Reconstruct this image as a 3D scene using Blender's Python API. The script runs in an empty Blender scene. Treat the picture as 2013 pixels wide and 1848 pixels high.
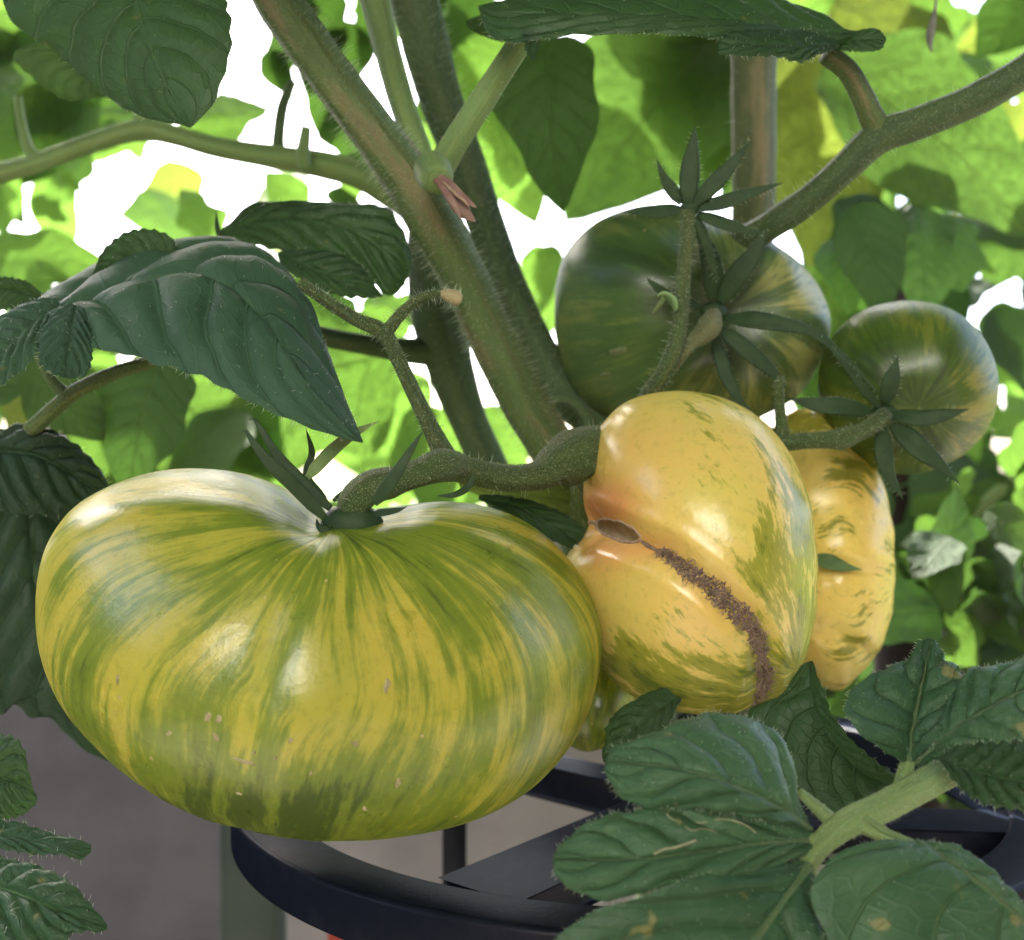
import bpy, bmesh, math, random
import numpy as np
from mathutils import Vector, Matrix
random.seed(7); rng = np.random.default_rng(7)
sc = bpy.context.scene
COL = sc.collection
# ------------------------------------------------------------------ camera, sky, sun, exposure
CAMZ = 1.0
cam_d = bpy.data.cameras.new('camera'); cam = bpy.data.objects.new('camera', cam_d); COL.objects.link(cam)
cam.location = (0, 0, CAMZ); cam.rotation_euler = (math.pi/2, 0, 0)
cam_d.sensor_width = 36; cam_d.lens = 40; cam_d.clip_start = 0.01; cam_d.clip_end = 500
cam_d.dof.use_dof = True; cam_d.dof.focus_distance = 0.245; cam_d.dof.aperture_fstop = 16
sc.camera = cam
SUN_EL, SUN_AZ = 48, -24
w = bpy.data.worlds.new('World'); sc.world = w; w.use_nodes = True
nt = w.node_tree; sky = nt.nodes.new('ShaderNodeTexSky'); sky.sky_type = 'NISHITA'; sky.sun_disc = False
sky.sun_elevation = math.radians(SUN_EL); sky.sun_rotation = math.radians(SUN_AZ)
sky.dust_density = 3.5; sky.air_density = 0.7; sky.ozone_density = 0.15
nt.links.new(sky.outputs[0], nt.nodes['Background'].inputs[0]); nt.nodes['Background'].inputs[1].default_value = 0.15
e, a = math.radians(SUN_EL), math.radians(SUN_AZ)
SUN = Vector((math.sin(a)*math.cos(e), math.cos(a)*math.cos(e), math.sin(e)))
sl = bpy.data.lights.new('sun', 'SUN'); sl.energy = 3.6; sl.angle = math.radians(0.5); sl.color = (1, .95, .86)
so = bpy.data.objects.new('sun', sl); COL.objects.link(so); so.rotation_euler = SUN.to_track_quat('Z', 'Y').to_euler()
sc.view_settings.view_transform = 'Standard'; sc.view_settings.look = 'None'; sc.view_settings.exposure = 2.98; sc.view_settings.gamma = 1
sc.render.engine = 'CYCLES'; sc.cycles.use_denoising = True
sc.cycles.max_bounces = 8; sc.cycles.diffuse_bounces = 4; sc.cycles.transmission_bounces = 4; sc.cycles.sample_clamp_indirect = 6

# ------------------------------------------------------------------ helpers
K = 0.9/2013.0
def P(x, y, d):
    """a point d metres in front of the camera, seen at photo position x, y (2013 x 1848 frame)"""
    return Vector(((x-1006.5)*K*d, d, CAMZ-(y-924)*K*d))
def PX(co):
    co = np.asarray(co); d = co[:, 1]
    return co[:, 0]/(K*d)+1006.5, 924-(co[:, 2]-CAMZ)/(K*d)
def thing(name, label, cat, loc, group=None, kind=None):
    o = bpy.data.objects.new(name, None); COL.objects.link(o); o.location = loc; o.empty_display_size = .01
    o['label'] = label; o['category'] = cat
    if group: o['group'] = group
    if kind: o['kind'] = kind
    return o
def root_loc(o):
    v = Vector((0, 0, 0))
    while o: v += o.location; o = o.parent
    return v
def mk(name, V, F, mat, parent=None, kind=None, smooth=True, uv=None, attrs=None, label=None):
    V = np.asarray(V, dtype=float)
    if parent is not None: V = V-np.array(root_loc(parent))
    me = bpy.data.meshes.new(name); me.from_pydata(V.tolist(), [], [tuple(int(i) for i in f) for f in F])
    if smooth: me.polygons.foreach_set('use_smooth', [True]*len(me.polygons))
    if uv is not None:
        l = me.uv_layers.new(name='UVMap'); idx = np.zeros(len(me.loops), dtype=np.int32); me.loops.foreach_get('vertex_index', idx)
        l.data.foreach_set('uv', np.asarray(uv, dtype=np.float32)[idx].ravel())
    for k, arr in (attrs or {}).items():
        arr = np.asarray(arr, dtype=np.float32)
        if arr.ndim == 2: at = me.attributes.new(k, 'FLOAT_VECTOR', 'POINT'); at.data.foreach_set('vector', arr.ravel())
        else: at = me.attributes.new(k, 'FLOAT', 'POINT'); at.data.foreach_set('value', arr)
    me.materials.append(mat); me.update()
    o = bpy.data.objects.new(name, me); COL.objects.link(o)
    if parent is not None: o.parent = parent
    if kind: o['kind'] = kind
    if label: o['label'] = label
    return o
def spline(pts, n):
    """Catmull-Rom through rows of pts, n rows out, even in chord length"""
    p = np.asarray(pts, dtype=float)
    if len(p) == 2:
        t = np.linspace(0, 1, n)[:, None]; return p[0]*(1-t)+p[1]*t
    q = np.vstack([2*p[0]-p[1], p, 2*p[-1]-p[-2]]); out = []
    for i in range(1, len(q)-2):
        t = np.linspace(0, 1, 24, endpoint=False)[:, None]; a, b, c, d = q[i-1], q[i], q[i+1], q[i+2]
        out.append(.5*((2*b)+(-a+c)*t+(2*a-5*b+4*c-d)*t*t+(-a+3*b-3*c+d)*t**3))
    o = np.vstack(out+[p[-1:]]); s = np.r_[0, np.cumsum(np.linalg.norm(np.diff(o[:, :3], axis=0), axis=1))]
    u = np.linspace(0, s[-1], n); return np.stack([np.interp(u, s, o[:, k]) for k in range(o.shape[1])], 1)
def world_path(pts):
    """rows x, y, d, r in photo units -> rows X, Y, Z, radius in metres"""
    return np.array([[*P(x, y, d), r*K*d] for x, y, d, r in pts])
def wob(p, f, seed=0, oct=3):
    """cheap smooth noise, -1..1"""
    r = np.random.default_rng(seed); p = np.asarray(p); s = np.zeros(len(p)); amp = 1; tot = 0
    for o in range(oct):
        for _ in range(4):
            k = r.normal(size=p.shape[1]); k *= f*2**o/np.linalg.norm(k)
            s += amp*np.sin(p@k+r.uniform(0, 6.28)); tot += amp*.8
        amp *= .5
    return s/tot
def frames(c):
    T = np.gradient(c, axis=0); T /= np.linalg.norm(T, axis=1)[:, None]+1e-12
    n = np.cross(T[0], [0.31, 0.2, 0.93]); n /= np.linalg.norm(n); N = []
    for t in T:
        n = n-t*(n@t); n /= np.linalg.norm(n); N.append(n.copy())
    N = np.array(N); return T, N, np.cross(T, N)
class Geo:
    def __init__(s): s.V = []; s.F = []; s.n = 0; s.A = []
    def add(s, V, F, A=None):
        s.V.append(np.asarray(V)); s.F += [tuple(i+s.n for i in f) for f in F]; s.n += len(V)
        s.A.append(np.zeros(len(V)) if A is None else np.asarray(A))
    def mk(s, name, mat, parent=None, **k): return mk(name, np.vstack(s.V), s.F, mat, parent, **k)
def tube_geo(path, n=None, sides=20, flat=1.0, ridge=0.03, seed=0, cap=True):
    p = np.asarray(path); L = np.linalg.norm(np.diff(p[:, :3], axis=0), axis=1).sum()
    n = n or int(max(12, min(160, L/0.0016))); s = spline(p, n); c, r = s[:, :3], np.maximum(s[:, 3], 1e-5)
    T, N, B = frames(c); th = np.linspace(0, 2*np.pi, sides, endpoint=False)
    rr = r[:, None]*(1+ridge*np.cos(5*th+seed)[None])
    V = c[:, None]+rr[..., None]*(np.cos(th)[None, :, None]*N[:, None]+flat*np.sin(th)[None, :, None]*B[:, None])
    V = V.reshape(-1, 3); V = V+np.repeat(wob(c*1.0, 350, seed)[:, None]*r[:, None]*.05, sides, 0)*(V-np.repeat(c, sides, 0))/np.repeat(r, sides)[:, None]
    F = [(i*sides+j, i*sides+(j+1) % sides, (i+1)*sides+(j+1) % sides, (i+1)*sides+j) for i in range(n-1) for j in range(sides)]
    if cap: F += [tuple(range(sides))[::-1], tuple((n-1)*sides+j for j in range(sides))]
    A = np.repeat(np.linspace(0, L, n), sides); ang = np.tile(th, n)
    uv = np.stack([ang/6.2832, A], 1)
    return V, F, uv, (c, r, N, B)
def hair_geo(g, base, nrm, length, rad, bend=.35, seed=0):
    r = np.random.default_rng(seed)
    for b, n in zip(base, nrm):
        l = length*r.uniform(.45, 1.15); k = r.normal(size=3); k -= n*(k@n); k /= np.linalg.norm(k)+1e-9; t2 = np.cross(n, k)
        rows = []
        for u, w in ((0, 1), (.5, .7), (1, .12)):
            c = b+n*l*u+k*l*bend*u*u*r.uniform(.3, 1.0)
            for q in range(3):
                an = q*2.094; rows.append(c+rad*w*(math.cos(an)*k+math.sin(an)*t2))
        g.add(rows, [(i*3+j, i*3+(j+1) % 3, i*3+3+(j+1) % 3, i*3+3+j) for i in range(2) for j in range(3)])
def tube_hairs(info, per_m, length, rad, seed=0, name='hairs', parent=None, bend=.35, taper=True):
    c, r, N, B = info; L = np.linalg.norm(np.diff(c, axis=0), axis=1).sum(); n = int(per_m*L)
    if n < 1: return
    q = np.random.default_rng(seed+91); i = q.integers(1, len(c)-1, n); th = q.uniform(0, 6.283, n)
    nr = np.cos(th)[:, None]*N[i]+np.sin(th)[:, None]*B[i]
    j = q.uniform(-.5, .5, n)[:, None]*(c[np.minimum(i+1, len(c)-1)]-c[i])
    g = Geo(); hair_geo(g, c[i]+j+nr*r[i][:, None]*.97, nr, length, rad, bend, seed); return g.mk(name, M['fuzz' if name == 'fuzz' else 'hair'], parent, kind='stuff')

# ------------------------------------------------------------------ materials
M = {}
def new_mat(name):
    m = bpy.data.materials.new(name); m.use_nodes = True; n = m.node_tree.nodes; n.clear()
    return m, n, m.node_tree.links
class NB:
    def __init__(s, name): s.m, s.n, s.l = new_mat(name)
    def node(s, t, **k):
        o = s.n.new(t)
        for a, v in k.items(): setattr(o, a, v)
        return o
    def set(s, sock, v):
        if isinstance(v, bpy.types.NodeSocket): s.l.new(v, sock)
        elif v is not None: sock.default_value = v
    def math(s, op, a, b=None, c=None, clamp=False):
        o = s.node('ShaderNodeMath', operation=op, use_clamp=clamp)
        for i, v in enumerate((a, b, c)): s.set(o.inputs[i], v)
        return o.outputs[0]
    def ramp(s, f, lo, hi):
        o = s.node('ShaderNodeMapRange', interpolation_type='SMOOTHSTEP'); s.set(o.inputs[0], f)
        o.inputs[1].default_value = lo; o.inputs[2].default_value = hi; return o.outputs[0]
    def mix(s, f, a, b):
        o = s.node('ShaderNodeMix', data_type='RGBA'); s.set(o.inputs[0], f)
        for i, v in ((6, a), (7, b)):
            if not isinstance(v, bpy.types.NodeSocket) and len(v) == 3: v = (*v, 1)
            s.set(o.inputs[i], v)
        return o.outputs[2]
    def noise(s, vec, scale, detail=4, rough=.55, dist=0):
        o = s.node('ShaderNodeTexNoise'); s.set(o.inputs['Vector'], vec); o.inputs['Scale'].default_value = scale
        o.inputs['Detail'].default_value = detail; o.inputs['Roughness'].default_value = rough; o.inputs['Distortion'].default_value = dist; return o.outputs[0]
    def voro(s, vec, scale, feature='F1', rnd=1):
        o = s.node('ShaderNodeTexVoronoi', feature=feature); s.set(o.inputs['Vector'], vec); o.inputs['Scale'].default_value = scale
        o.inputs['Randomness'].default_value = rnd; return o
    def mapp(s, vec, scale=(1, 1, 1), loc=(0, 0, 0)):
        o = s.node('ShaderNodeMapping'); s.set(o.inputs[0], vec); o.inputs['Scale'].default_value = scale; o.inputs['Location'].default_value = loc; return o.outputs[0]
    def attr(s, name, out='Fac'):
        o = s.node('ShaderNodeAttribute', attribute_name=name); return o.outputs[out]
    def obj(s): return s.node('ShaderNodeTexCoord').outputs['Object']
    def uv(s): return s.node('ShaderNodeTexCoord').outputs['UV']
    def bump(s, h, dist, strength=1, normal=None):
        o = s.node('ShaderNodeBump'); s.set(o.inputs['Height'], h); o.inputs['Distance'].default_value = dist; o.inputs['Strength'].default_value = strength
        if normal: s.set(o.inputs['Normal'], normal)
        return o.outputs[0]
    def bsdf(s, col, rough=.5, normal=None, spec=.5, **k):
        o = s.node('ShaderNodeBsdfPrincipled')
        if not isinstance(col, bpy.types.NodeSocket): col = (*col, 1)
        s.set(o.inputs['Base Color'], col); s.set(o.inputs['Roughness'], rough); s.set(o.inputs['Specular IOR Level'], spec)
        if normal: s.set(o.inputs['Normal'], normal)
        for a, v in k.items(): s.set(o.inputs[a.replace('_', ' ')], v)
        return o.outputs[0]
    def out(s, sh):
        o = s.node('ShaderNodeOutputMaterial'); s.l.new(sh, o.inputs[0]); return s.m
def fruit_mat(name, base, base2, green, green2, k=1.0, thr=0.0, kv=1.0, blush=(0.7, .3, .06), speck=.5, rough=.3, soft=.07, coat=.5, mott_w=.25, spec=.5):
    b = NB(name); sv = b.attr('sv', 'Vector'); gb = b.attr('gb'); bl = b.attr('blush'); oc = b.obj()
    n1 = b.noise(b.mapp(sv, (4*k, 4*k, .9*kv)), 1, 3, .5, .15)
    n2 = b.noise(b.mapp(sv, (13*k, 13*k, 1.7*kv), (3, 1, 2)), 1, 4, .62, .1)
    n3 = b.noise(b.mapp(sv, (34*k, 34*k, 4.5*kv), (7, 4, 1)), 1, 5, .72, .05)
    f = b.math('ADD', b.math('MULTIPLY', n1, .9), b.math('MULTIPLY', n2, .75)); f = b.math('ADD', f, b.math('MULTIPLY', n3, .45)); f = b.math('ADD', f, gb); f = b.math('ADD', f, b.math('MULTIPLY', b.math('SUBTRACT', b.noise(oc, 75, 4, .65), .5), mott_w))
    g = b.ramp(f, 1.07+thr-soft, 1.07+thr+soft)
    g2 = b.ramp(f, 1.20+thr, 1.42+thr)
    big = b.noise(oc, 28, 3)
    base_c = b.mix(b.ramp(big, .38, .64), base, base2); base_c = b.mix(bl, base_c, blush)
    gr = b.mix(g2, green, green2)
    col = b.mix(b.math('MULTIPLY', g, .93), base_c, gr)
    mott = b.noise(oc, 420, 4, .6); col = b.mix(b.math('MULTIPLY', b.ramp(mott, .5, .75), .18), col, green2)
    # pale corky specks, scattered
    vo = b.voro(oc, 170); sel = b.node('ShaderNodeSeparateColor'); b.l.new(vo.outputs['Color'], sel.inputs[0])
    spk = b.math('MULTIPLY', b.math('LESS_THAN', vo.outputs['Distance'], b.math('MULTIPLY', sel.outputs[1], .09)), b.math('GREATER_THAN', sel.outputs[0], 1-speck*.35))
    col = b.mix(b.math('MULTIPLY', spk, .75), col, (.55, .45, .25))
    vo2 = b.voro(oc, 420); spk2 = b.math('MULTIPLY', b.ramp(vo2.outputs['Distance'], .2, .05), .25); col = b.mix(spk2, col, green)
    h = b.math('ADD', b.math('MULTIPLY', b.noise(oc, 900, 3), .3), b.math('MULTIPLY', b.noise(oc, 90, 3), 1.0)); h = b.math('ADD', h, b.math('MULTIPLY', spk, .4))
    nr = b.bump(h, .0005, .55)
    ro = b.math('ADD', rough, b.math('MULTIPLY', b.noise(oc, 60, 4), .14))
    sh = b.bsdf(col, .6, nr, 0.0, Subsurface_Weight=.25, Subsurface_Scale=.0016)
    for n in b.n:
        if n.type == 'BSDF_PRINCIPLED': n.inputs['Subsurface Radius'].default_value = (1, .8, .25)
    # waxy bloom: a mirror layer that rises only gently towards grazing angles
    lw = b.node('ShaderNodeLayerWeight'); lw.inputs[0].default_value = .35; gl = b.node('ShaderNodeBsdfGlossy'); b.set(gl.inputs['Roughness'], b.math('SUBTRACT', ro, .10)); b.set(gl.inputs['Normal'], nr)
    fc = b.math('ADD', .05+.05*coat, b.math('MULTIPLY', lw.outputs['Facing'], .085*spec*2)); mx = b.node('ShaderNodeMixShader'); b.set(mx.inputs[0], fc)
    b.l.new(sh, mx.inputs[1]); b.l.new(gl.outputs[0], mx.inputs[2]); sh = mx.outputs[0]
    return b.out(sh)
def leaf_mat(name, col, col2, vein, trans, tf=.35, rough=.42, nv=7.0, bump=1.0, spec=.5, damage=0.0, veinw=.90):
    b = NB(name); uv = b.uv(); s = b.node('ShaderNodeSeparateXYZ'); b.l.new(uv, s.inputs[0]); u, t = s.outputs[0], s.outputs[1]
    at = b.math('ABSOLUTE', t); q = b.attr('vq')
    f = b.math('MULTIPLY', b.math('ABSOLUTE', b.math('SUBTRACT', b.math('FRACT', q), .5)), 2)
    sec = b.ramp(f, veinw, 1.0)
    mid = b.ramp(at, .05, .012)
    vn = b.math('MAXIMUM', b.math('MULTIPLY', sec, .8), mid)
    vo = b.voro(b.mapp(uv, (16, 6.5, 1)), 1, 'DISTANCE_TO_EDGE'); ter = b.ramp(vo.outputs['Distance'], .09, .0)
    vo2 = b.voro(b.mapp(uv, (52, 24, 1)), 1, 'DISTANCE_TO_EDGE'); qua = b.ramp(vo2.outputs['Distance'], .12, .0)
    oc = b.obj(); nn = b.noise(oc, 45, 4); ri = b.node('ShaderNodeObjectInfo').outputs['Random']
    c = b.mix(b.ramp(b.math('ADD', nn, b.math('MULTIPLY', b.math('SUBTRACT', ri, .5), .4)), .36, .62), col, col2)
    vm = b.math('MAXIMUM', b.math('MULTIPLY', vn, .75), b.math('MULTIPLY', ter, .12)); c = b.mix(vm, c, vein)
    fine = b.noise(oc, 700, 3); c = b.mix(b.math('MULTIPLY', b.ramp(fine, .58, .75), .25), c, vein)
    spots = b.noise(oc, 130, 2); c = b.mix(b.math('MULTIPLY', b.ramp(spots, .70-.1*damage, .76-.1*damage), .5+.4*damage), c, (.28, .26, .10))
    h = b.math('SUBTRACT', 1.0, b.math('MAXIMUM', b.math('MULTIPLY', ter, .2), b.math('MULTIPLY', sec, .95)))
    h = b.math('SUBTRACT', h, b.math('MULTIPLY', qua, .05)); h = b.math('ADD', h, b.math('MULTIPLY', fine, .22)); h = b.math('SUBTRACT', h, b.math('MULTIPLY', mid, .7))
    nr = b.bump(h, .0011*bump, .8)
    ro = b.math('ADD', rough, b.math('MULTIPLY', nn, .12))
    pr = b.bsdf(c, ro, nr, spec)
    tr = b.node('ShaderNodeBsdfTranslucent')
    tc = b.mix(b.ramp(nn, .3, .7), trans, tuple(x*.5 for x in trans)); tc = b.mix(b.math('MULTIPLY', vm, .8), tc, tuple(x*.45 for x in trans))
    b.set(tr.inputs[0], tc); b.set(tr.inputs['Normal'], nr)
    mx = b.node('ShaderNodeMixShader'); mx.inputs[0].default_value = tf; b.l.new(pr, mx.inputs[1]); b.l.new(tr.outputs[0], mx.inputs[2])
    return b.out(mx.outputs[0])
def stem_mat(name, c1, c2, c3, rough=.6, fuzz=1.0, stripe=1.0):
    b = NB(name); oc = b.obj(); uv = b.uv()
    st = b.noise(b.mapp(uv, (9, 35, 1)), 1, 4, .6, .3); c = b.mix(b.ramp(st, .36, .62), c1, c2)
    c = b.mix(b.math('MULTIPLY', b.ramp(b.noise(b.mapp(uv, (5, 22, 1), (3, 3, 0)), 1, 3), .52, .68), .8*stripe), c, c3)
    sp = b.noise(oc, 2600, 2, .5); c = b.mix(b.math('MULTIPLY', b.ramp(sp, .52, .68), .42*fuzz), c, (.30, .36, .20))
    h = b.math('ADD', b.math('MULTIPLY', sp, fuzz*.6), b.math('MULTIPLY', b.noise(b.mapp(uv, (26, 40, 1)), 1, 3), 1)); nr = b.bump(h, .0006, .8)
    return b.out(b.bsdf(c, rough, nr, .35, Sheen_Weight=.06*fuzz, Sheen_Roughness=.4, Subsurface_Weight=.12, Subsurface_Scale=.002))
def plain(name, c1, c2, scale=30, rough=.6, bump=.0006, spec=.4, **k):
    b = NB(name); oc = b.obj(); n = b.noise(oc, scale, 5, .6); n2 = b.noise(oc, scale*14, 3)
    c = b.mix(b.ramp(n, .3, .7), c1, c2); nr = b.bump(b.math('ADD', n, b.math('MULTIPLY', n2, .35)), bump, .7)
    return b.out(b.bsdf(c, b.math('ADD', rough-.06, b.math('MULTIPLY', n2, .12)), nr, spec, **k))

M['tom_big'] = fruit_mat('skin_yellow_green', (.52, .46, .068), (.43, .43, .058), (.16, .245, .02), (.038, .085, .009), 1.15, .0, kv=1.15, speck=.75, soft=.12, rough=.32, coat=.6, spec=.45, mott_w=.42)
M['tom_scar'] = fruit_mat('skin_yellow_orange', (.80, .63, .165), (.70, .63, .14), (.30, .33, .035), (.10, .16, .016), 1.15, .12, kv=3.0, mott_w=.36, soft=.09, blush=(.80, .36, .13), rough=.28)
M['tom_rear'] = fruit_mat('skin_yellow_flecked', (.82, .62, .15), (.76, .64, .16), (.24, .25, .025), (.06, .09, .012), 1.3, .085, kv=1.9, soft=.05, coat=.35)
M['tom_green'] = fruit_mat('skin_dark_green', (.16, .22, .055), (.18, .24, .06), (.062, .135, .036), (.028, .072, .022), .7, -.06, blush=(.42, .42, .15), rough=.40, soft=.13, speck=.3, coat=.6, spec=.4)
M['tom_round'] = fruit_mat('skin_green_round', (.145, .20, .024), (.12, .185, .024), (.052, .115, .014), (.020, .056, .008), .8, -.03, blush=(.30, .27, .06), rough=.40, soft=.10, speck=.2, coat=.6, spec=.4)
M['leaf_dark'] = leaf_mat('leaf_dark', (.022, .062, .022), (.036, .088, .030), (.060, .125, .045), (.07, .17, .025), .25, .45, bump=.6)
M['leaf_sheen'] = leaf_mat('leaf_sheen', (.045, .100, .062), (.060, .125, .075), (.075, .15, .085), (.06, .14, .02), .15, .55, 7, .55, .14)  # paler bluish base colour stands in for the leaf's sheen
M['leaf_front'] = leaf_mat('leaf_front', (.034, .098, .044), (.058, .142, .062), (.13, .23, .10), (.07, .16, .02), .15, .42, 5, .6, .42, .5, .93)
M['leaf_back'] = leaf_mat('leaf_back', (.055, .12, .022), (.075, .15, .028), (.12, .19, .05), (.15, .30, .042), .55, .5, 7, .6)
M['leaf_deep_shade'] = leaf_mat('leaf_deep_shade', (.014, .040, .020), (.022, .056, .026), (.035, .08, .035), (.03, .07, .015), .05, .5, 7, .6, .35)  # leaf colour darkened to stand in for deep shadow
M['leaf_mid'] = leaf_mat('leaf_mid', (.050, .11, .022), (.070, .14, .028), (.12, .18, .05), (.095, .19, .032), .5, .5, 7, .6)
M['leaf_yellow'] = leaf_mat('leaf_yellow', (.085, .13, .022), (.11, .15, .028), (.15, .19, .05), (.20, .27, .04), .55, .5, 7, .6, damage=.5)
M['leaf_shade'] = leaf_mat('leaf_shade', (.030, .075, .018), (.045, .10, .022), (.07, .12, .03), (.065, .15, .02), .35, .5, 7, .6)  # darker copy of leaf_back with shade put into its colour
M['sepal'] = plain('sepal_green', (.016, .045, .012), (.028, .066, .018), 300, .55, .0005)
M['stem'] = stem_mat('stem_green', (.11, .175, .052), (.075, .13, .038), (.22, .185, .095))
M['stem_dark'] = stem_mat('stem_dark', (.055, .105, .032), (.038, .078, .024), (.085, .11, .045), stripe=.5)
M['stem_pale'] = stem_mat('stem_pale', (.20, .31, .10), (.15, .26, .08), (.22, .28, .11), stripe=.3)
M['stem_front'] = stem_mat('stem_front', (.22, .33, .12), (.17, .27, .09), (.26, .34, .15), stripe=.3)
M['knuckle'] = stem_mat('stalk_knuckle', (.16, .17, .075), (.12, .14, .055), (.20, .16, .09), .65, 1.5, .6)
M['rib'] = stem_mat('leaf_rib', (.11, .19, .085), (.09, .165, .07), (.13, .21, .09), stripe=.3)
M['stalk'] = stem_mat('fruit_stalk', (.062, .112, .030), (.044, .082, .022), (.115, .095, .035), .65, 1.5, .5)
M['stem_two'] = stem_mat('stem_tan', (.10, .13, .05), (.08, .11, .045), (.25, .20, .11))
M['stub'] = plain('dried_stub', (.20, .105, .085), (.40, .30, .24), 90, .75, .0012)
b = NB('hair_white'); d = b.bsdf((.62, .70, .55), .5); t = b.node('ShaderNodeBsdfTranslucent'); t.inputs[0].default_value = (.7, .78, .6, 1)
mx = b.node('ShaderNodeMixShader'); mx.inputs[0].default_value = .5; b.l.new(d, mx.inputs[1]); b.l.new(t.outputs[0], mx.inputs[2]); M['hair'] = b.out(mx.outputs[0])
M['fuzz'] = plain('fuzz_green', (.17, .23, .09), (.22, .28, .12), 300, .6)
M['scar'] = plain('cork_scar', (.16, .11, .085), (.34, .26, .205), 400, .85, .0016)
M['fibre'] = plain('cork_fibre', (.34, .23, .16), (.50, .38, .27), 500, .8, .0004)
b = NB('black_powder_coat'); oc = b.obj(); nz = b.noise(oc, 900, 3); nr = b.bump(nz, .00015, .6)
df = b.node('ShaderNodeBsdfDiffuse'); b.set(df.inputs[0], b.mix(b.ramp(b.noise(oc, 120, 5, .7), .45, .75), (.006, .009, .018), (.012, .016, .027))); b.set(df.inputs['Normal'], nr)
gl = b.node('ShaderNodeBsdfGlossy'); gl.inputs['Roughness'].default_value = .33; b.set(gl.inputs['Normal'], nr)
mx = b.node('ShaderNodeMixShader'); mx.inputs[0].default_value = .022; b.l.new(df.outputs[0], mx.inputs[1]); b.l.new(gl.outputs[0], mx.inputs[2]); M['black'] = b.out(mx.outputs[0])
M['teal'] = plain('green_post_paint', (.035, .055, .045), (.045, .065, .052), 40, .6)
M['red'] = plain('red_stake_paint', (.30, .035, .015), (.36, .05, .02), 40, .55)
M['darkfill'] = plain('dark_fill', (.018, .012, .011), (.030, .020, .018), 40, .7)
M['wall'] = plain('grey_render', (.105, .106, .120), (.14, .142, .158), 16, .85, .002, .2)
M['ground'] = plain('pale_paving', (.12, .105, .09), (.17, .15, .13), 3, .9, .004, .2)
M['lawn'] = plain('lawn_grass', (.10, .15, .035), (.16, .20, .055), 2.0, .9, .01, .2)

# ------------------------------------------------------------------ setting
def quad(name, x0, x1, y0, y1, z, mat):
    return mk(name, [(x0, y0, z), (x1, y0, z), (x1, y1, z), (x0, y1, z)], [(0, 1, 2, 3)], mat, kind='structure', smooth=False)
quad('ground', -220, 220, -220, 260, 0.0, M['lawn'])
quad('patio', -4, 4, -5, 2.2, 0.004, M['ground'])
def box_geo(x0, x1, y0, y1, z0, z1):
    V = [(x, y, z) for z in (z0, z1) for y in (y0, y1) for x in (x0, x1)]
    return V, [(0, 2, 3, 1), (4, 5, 7, 6), (0, 1, 5, 4), (2, 6, 7, 3), (0, 4, 6, 2), (1, 3, 7, 5)]
def bevelled(name, geos, mat, parent=None, bev=.002, seg=2, **k):
    g = Geo()
    for V, F in geos: g.add(V, F)
    o = g.mk(name, mat, parent, smooth=False, **k); bm = bmesh.new(); bm.from_mesh(o.data)
    bmesh.ops.bevel(bm, geom=bm.edges[:], offset=bev, segments=seg, profile=.5, affect='EDGES'); bm.to_mesh(o.data); bm.free()
    o.data.polygons.foreach_set('use_smooth', [True]*len(o.data.polygons)); return o
M['boards'] = plain('blocker_boards', (.14, .11, .085), (.20, .16, .12), 8, .7)
# added unseen roof and walls; their openings shape the highlights on the fruit
rf = bevelled('added_roof', [box_geo(-1.35, 2.3, -2.1, .9, 2.45, 2.60), box_geo(-2.3, -1.351, -2.1, -.78, 2.45, 2.60), box_geo(-2.3, -1.351, .25, .9, 2.45, 2.60)], M['boards'], bev=.01); rf['kind'] = 'structure'
pw = bevelled('wall', [box_geo(-2.2, -1.05, -2.05, -1.9, .004, 2.44), box_geo(.50, 2.2, -2.05, -1.9, .004, 2.44), box_geo(-1.04, .49, -2.04, -1.91, .004, 1.28), box_geo(2.21, 2.3, -2.05, .5, .004, 2.44), box_geo(-2.3, -2.21, -2.05, -.78, .004, 2.44), box_geo(-2.3, -2.21, .25, 2.6, .004, 2.44), box_geo(-2.29, -2.22, -.77, .24, .004, 1.75)], M['boards'], bev=.006); pw['kind'] = 'structure'
hw_ = bevelled('wall', [box_geo(-4.5, 4.5, -6.3, -6.0, 0, 5.2)], plain('white_reflector', (.78, .77, .74), (.82, .81, .79), 2, .8), bev=.01); hw_['kind'] = 'structure'  # added unseen white wall, a reflector to brighten the fruit highlights
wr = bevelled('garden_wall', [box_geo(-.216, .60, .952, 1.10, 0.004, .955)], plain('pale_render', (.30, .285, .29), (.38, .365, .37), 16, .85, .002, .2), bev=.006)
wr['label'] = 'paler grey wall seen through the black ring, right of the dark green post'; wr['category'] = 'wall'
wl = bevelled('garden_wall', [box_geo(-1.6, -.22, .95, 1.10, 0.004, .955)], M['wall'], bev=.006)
wl['label'] = 'dark grey wall at the lower left, left of the dark green post'; wl['category'] = 'wall'

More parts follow.
